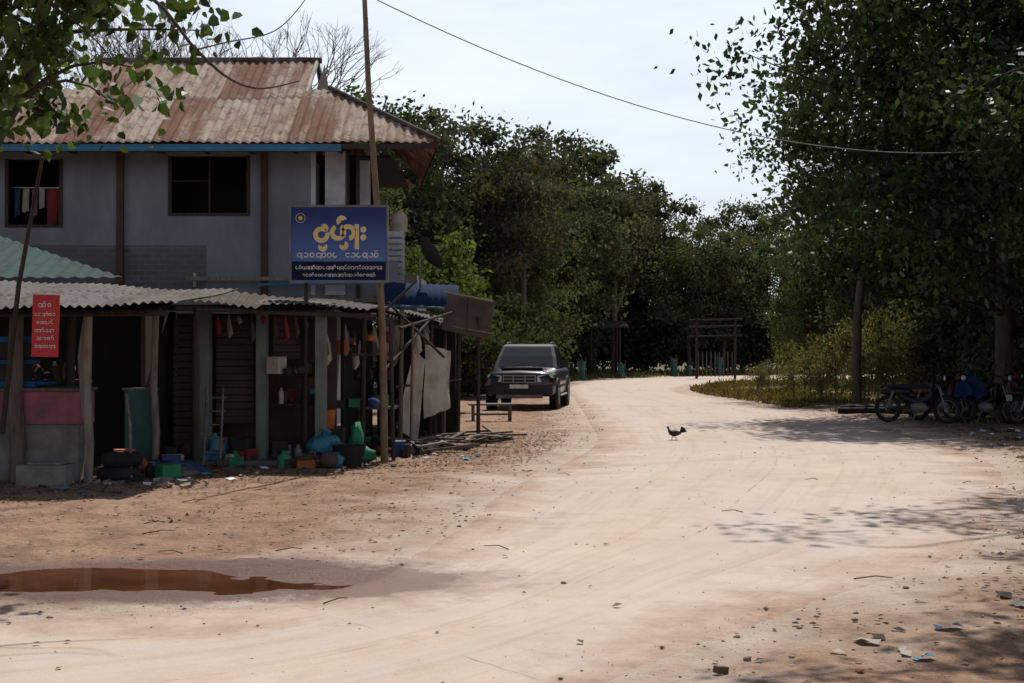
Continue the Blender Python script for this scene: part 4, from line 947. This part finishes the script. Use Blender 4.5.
for j in range(nn):
    for i in range(nn):
        u=i/(nn-1)*2-1; v_=j/(nn-1)*2-1; hgt=.86+.18*math.exp(-((u-.2)**2+v_*v_)*3)-.30*max(abs(u),abs(v_))**3+.05*math.sin(u*7+v_*3)+.03*rn.randn()*.6
        V.append((9.75+.34*u+.03*math.sin(v_*6),30.5+.5*v_+.04*math.sin(u*8),hgt))
for j in range(nn-1):
    for i in range(nn-1): a=j*nn+i; F.append((a,a+1,a+nn+1,a+nn))
s.raw('tarp',DBLUE,V,F,True); s.done()
s=B('rubbish_heap')
for i in range(130):
    x=rr.uniform(8.3,12.5); y=25+rr.uniform(-2.6,2.6); w=rr.uniform(.02,.11)
    s.box('scraps',rr.choice([WOOD,OFFW,DARKP,WOODD,STEEL,CLOTHB,PLY,WHITE,DARKP]),(x-w,y-w*.7,0),(x+w,y+w*.7,w*.4),rot=(rr.uniform(-30,30),rr.uniform(-30,30),rr.uniform(0,90)))
s.done()
s=B('black_pipe_pile')
for i in range(6): s.tube('pipes',BLACK,[(7.9+.1*i,34.5+.15*i,.08+.05*(i%2)),(9.6+.1*i,34.2+.2*i,.1+.05*(i%2))],.08,9)
s.done()
s=B('cut_tree_trunk'); s.tube('trunk',BARK,[(9.1,37.5,-.1),(9.08,37.5,1.2),(9.15,37.6,2.6),(9.4,37.6,5)],[.13,.12,.11,.09],10); s.done()
s=B('bamboo_gate')
for x in (9.6,11.6): s.tube('posts',WOODD,[(x,74,-.1),(x,74,3.1)],.07,7)
for z in (3.05,2.7,2.2): s.tube('rails',WOODD,[(9.2,74,z),(12.0,74.1,z+.05)],.045,6)
for i in range(9): s.tube('slats',WOOD,[(9.7+i*.22,74.05,.1),(9.7+i*.22,74.05,1.4)],.03,5)
s.done()
s=B('wooden_shelter')
for x in (3.0,4.4,6.0):
    for y in (79.5,82): s.tube('posts',WOODD,[(x,y,-.1),(x,y,2.9)],.08,7)
s.box('roof',WOODD,(2.5,79,2.9),(6.5,82.5,3.0),rot=(6,0,0))
for z in (.9,1.9): s.tube('rails',WOODD,[(3,79.5,z),(6,79.5,z)],.05,6)
s.done()
for k_,(x,y) in enumerate(((3.5,71.0),(5.9,76.6),(9.3,81.4),(10.2,82.4),(12.3,84.2))):
    s=B('sapling_guard',(x,y,0),rr.random()*3); hh=(.95,.75,1.0,.6,1.05)[k_]; s.tube('net',NETT,[(0,0,0),(.04,0,hh*.5),(0,.03,hh)],[.22,.16,.21],10,caps=False)
    for k in range(3): a=k*2.1; s.tube('stakes',WOOD,[(.22*math.cos(a),.22*math.sin(a),-.1),(.2*math.cos(a),.2*math.sin(a),hh+.2)],.02,5)
    s.done()
s=B('stake_fence')
for i in range(16):
    x=9.3+i*.32+rr.uniform(-.1,.1); y=44+i*.5; s.tube('stakes',WOODL if i%3 else WOOD,[(x,y,-.05),(x+rr.uniform(-.1,.1),y,rr.uniform(.7,1.3))],.025,5)
s.tube('wire',STEEL,[(9.3,44,.7),(14.1,51.5,.75)],.008,4); s.done()
# ---------------------------------------------------------------- chicken
s=B('chicken',(2.8,24.6,.008),R(188),scale=.72)
spine=[((.17,0,.15),.012),((.13,0,.165),.045),((.06,0,.165),.072),((-.02,0,.165),.078),((-.08,0,.18),.06),((-.115,0,.22),.036),((-.13,0,.265),.024),((-.145,0,.295),.024),((-.17,0,.30),.012)]
spine=[((-p[0],p[1],p[2]),r_) for p,r_ in spine]
s.tube('body',FEATHER,[p for p,_ in spine],[r_ for _,r_ in spine],12)
s.raw('beak',SKINY,[(.165,-.008,.305),(.165,.008,.305),(.165,0,.290),(.198,0,.294)],[(0,1,3),(1,2,3),(2,0,3)])
s.raw('comb',COMB,[(.12,0,.315),(.135,0,.345),(.145,0,.325),(.155,0,.345),(.172,0,.31)],[(0,1,2,3,4)])
for sy2 in (-1,1): s.ell('wings',FEATHER,(-.02,sy2*.066,.175),(.095,.018,.05),0)
for k in range(7):
    a=R(115+k*9); s.raw('tail',FEATHER,[(-.12,(k-3)*.004,.16),(-.14,(k-3)*.004,.19),(-.12+.17*math.cos(a),(k-3)*.012,.18+.16*math.sin(a)),(-.135+.17*math.cos(a)-.02,(k-3)*.012,.165+.16*math.sin(a))],[(0,1,2,3)])
for sy2,dx in ((-1,.045),(1,-.045)):
    s.tube('thighs',FEATHER,[(0,sy2*.03,.12),(dx*.4+.01,sy2*.03,.085)],[.026,.014],7); s.tube('legs',SKINY,[(dx*.4+.01,sy2*.03,.085),(dx-.005,sy2*.03,.045),(dx,sy2*.03,.004)],.009,6)
    for t in (-.5,0,.5,3.1): s.tube('toes',SKINY,[(dx,sy2*.03,.006),(dx+.035*math.cos(t),sy2*.03+.035*math.sin(t),.004)],.005,5)
s.done()

# ---------------------------------------------------------------- light, sky, camera
az=R(14); el=R(57)
w=bpy.data.worlds.new('World'); SC.world=w; w.use_nodes=True; nt=w.node_tree; nt.nodes.clear()
sky=N(nt,'ShaderNodeTexSky',sky_type='NISHITA'); sky.sun_disc=False; sky.sun_elevation=el; sky.sun_rotation=az; sky.dust_density=2.0; sky.air_density=1.0; sky.ozone_density=1.0
tc=N(nt,'ShaderNodeTexCoord'); mp=N(nt,'ShaderNodeMapping'); mp.inputs['Scale'].default_value=(1.2,1.2,4.5); nt.links.new(tc.outputs['Generated'],mp.inputs[0])
cf=ramp(nt,noise(nt,mp.outputs[0],1.8,7,.55),.35,.66)
sepw=N(nt,'ShaderNodeSeparateXYZ'); nt.links.new(tc.outputs['Generated'],sepw.inputs[0])
low=ramp(nt,sepw.outputs[2],.50,.26)
haze=math_(nt,'MULTIPLY',math_(nt,'ADD',math_(nt,'MULTIPLY',cf,.45),.54),low)
cc=mixc(nt,haze,sky.outputs[0],(13.0,14.2,15.6))
bg=N(nt,'ShaderNodeBackground'); bg.inputs['Strength'].default_value=.072; nt.links.new(cc,bg.inputs[0])
o=N(nt,'ShaderNodeOutputWorld'); nt.links.new(bg.outputs[0],o.inputs[0])
sl_=bpy.data.lights.new('sun','SUN'); sl_.energy=4.9; sl_.angle=R(.6); sl_.color=(1,.965,.91)
so=bpy.data.objects.new('sun',sl_); COL.objects.link(so)
dirv=Vector((math.sin(az)*math.cos(el),math.cos(az)*math.cos(el),math.sin(el)))
so.rotation_euler=dirv.to_track_quat('Z','Y').to_euler(); so.location=(0,0,30)
cd=bpy.data.cameras.new('camera'); co=bpy.data.objects.new('camera',cd); COL.objects.link(co)
co.location=(0,0,1.6); co.rotation_euler=(R(90+.26),0,0); cd.lens=50; cd.sensor_width=36; cd.clip_end=4000
SC.camera=co
SC.view_settings.view_transform='Standard'; SC.view_settings.look='None'; SC.view_settings.exposure=0
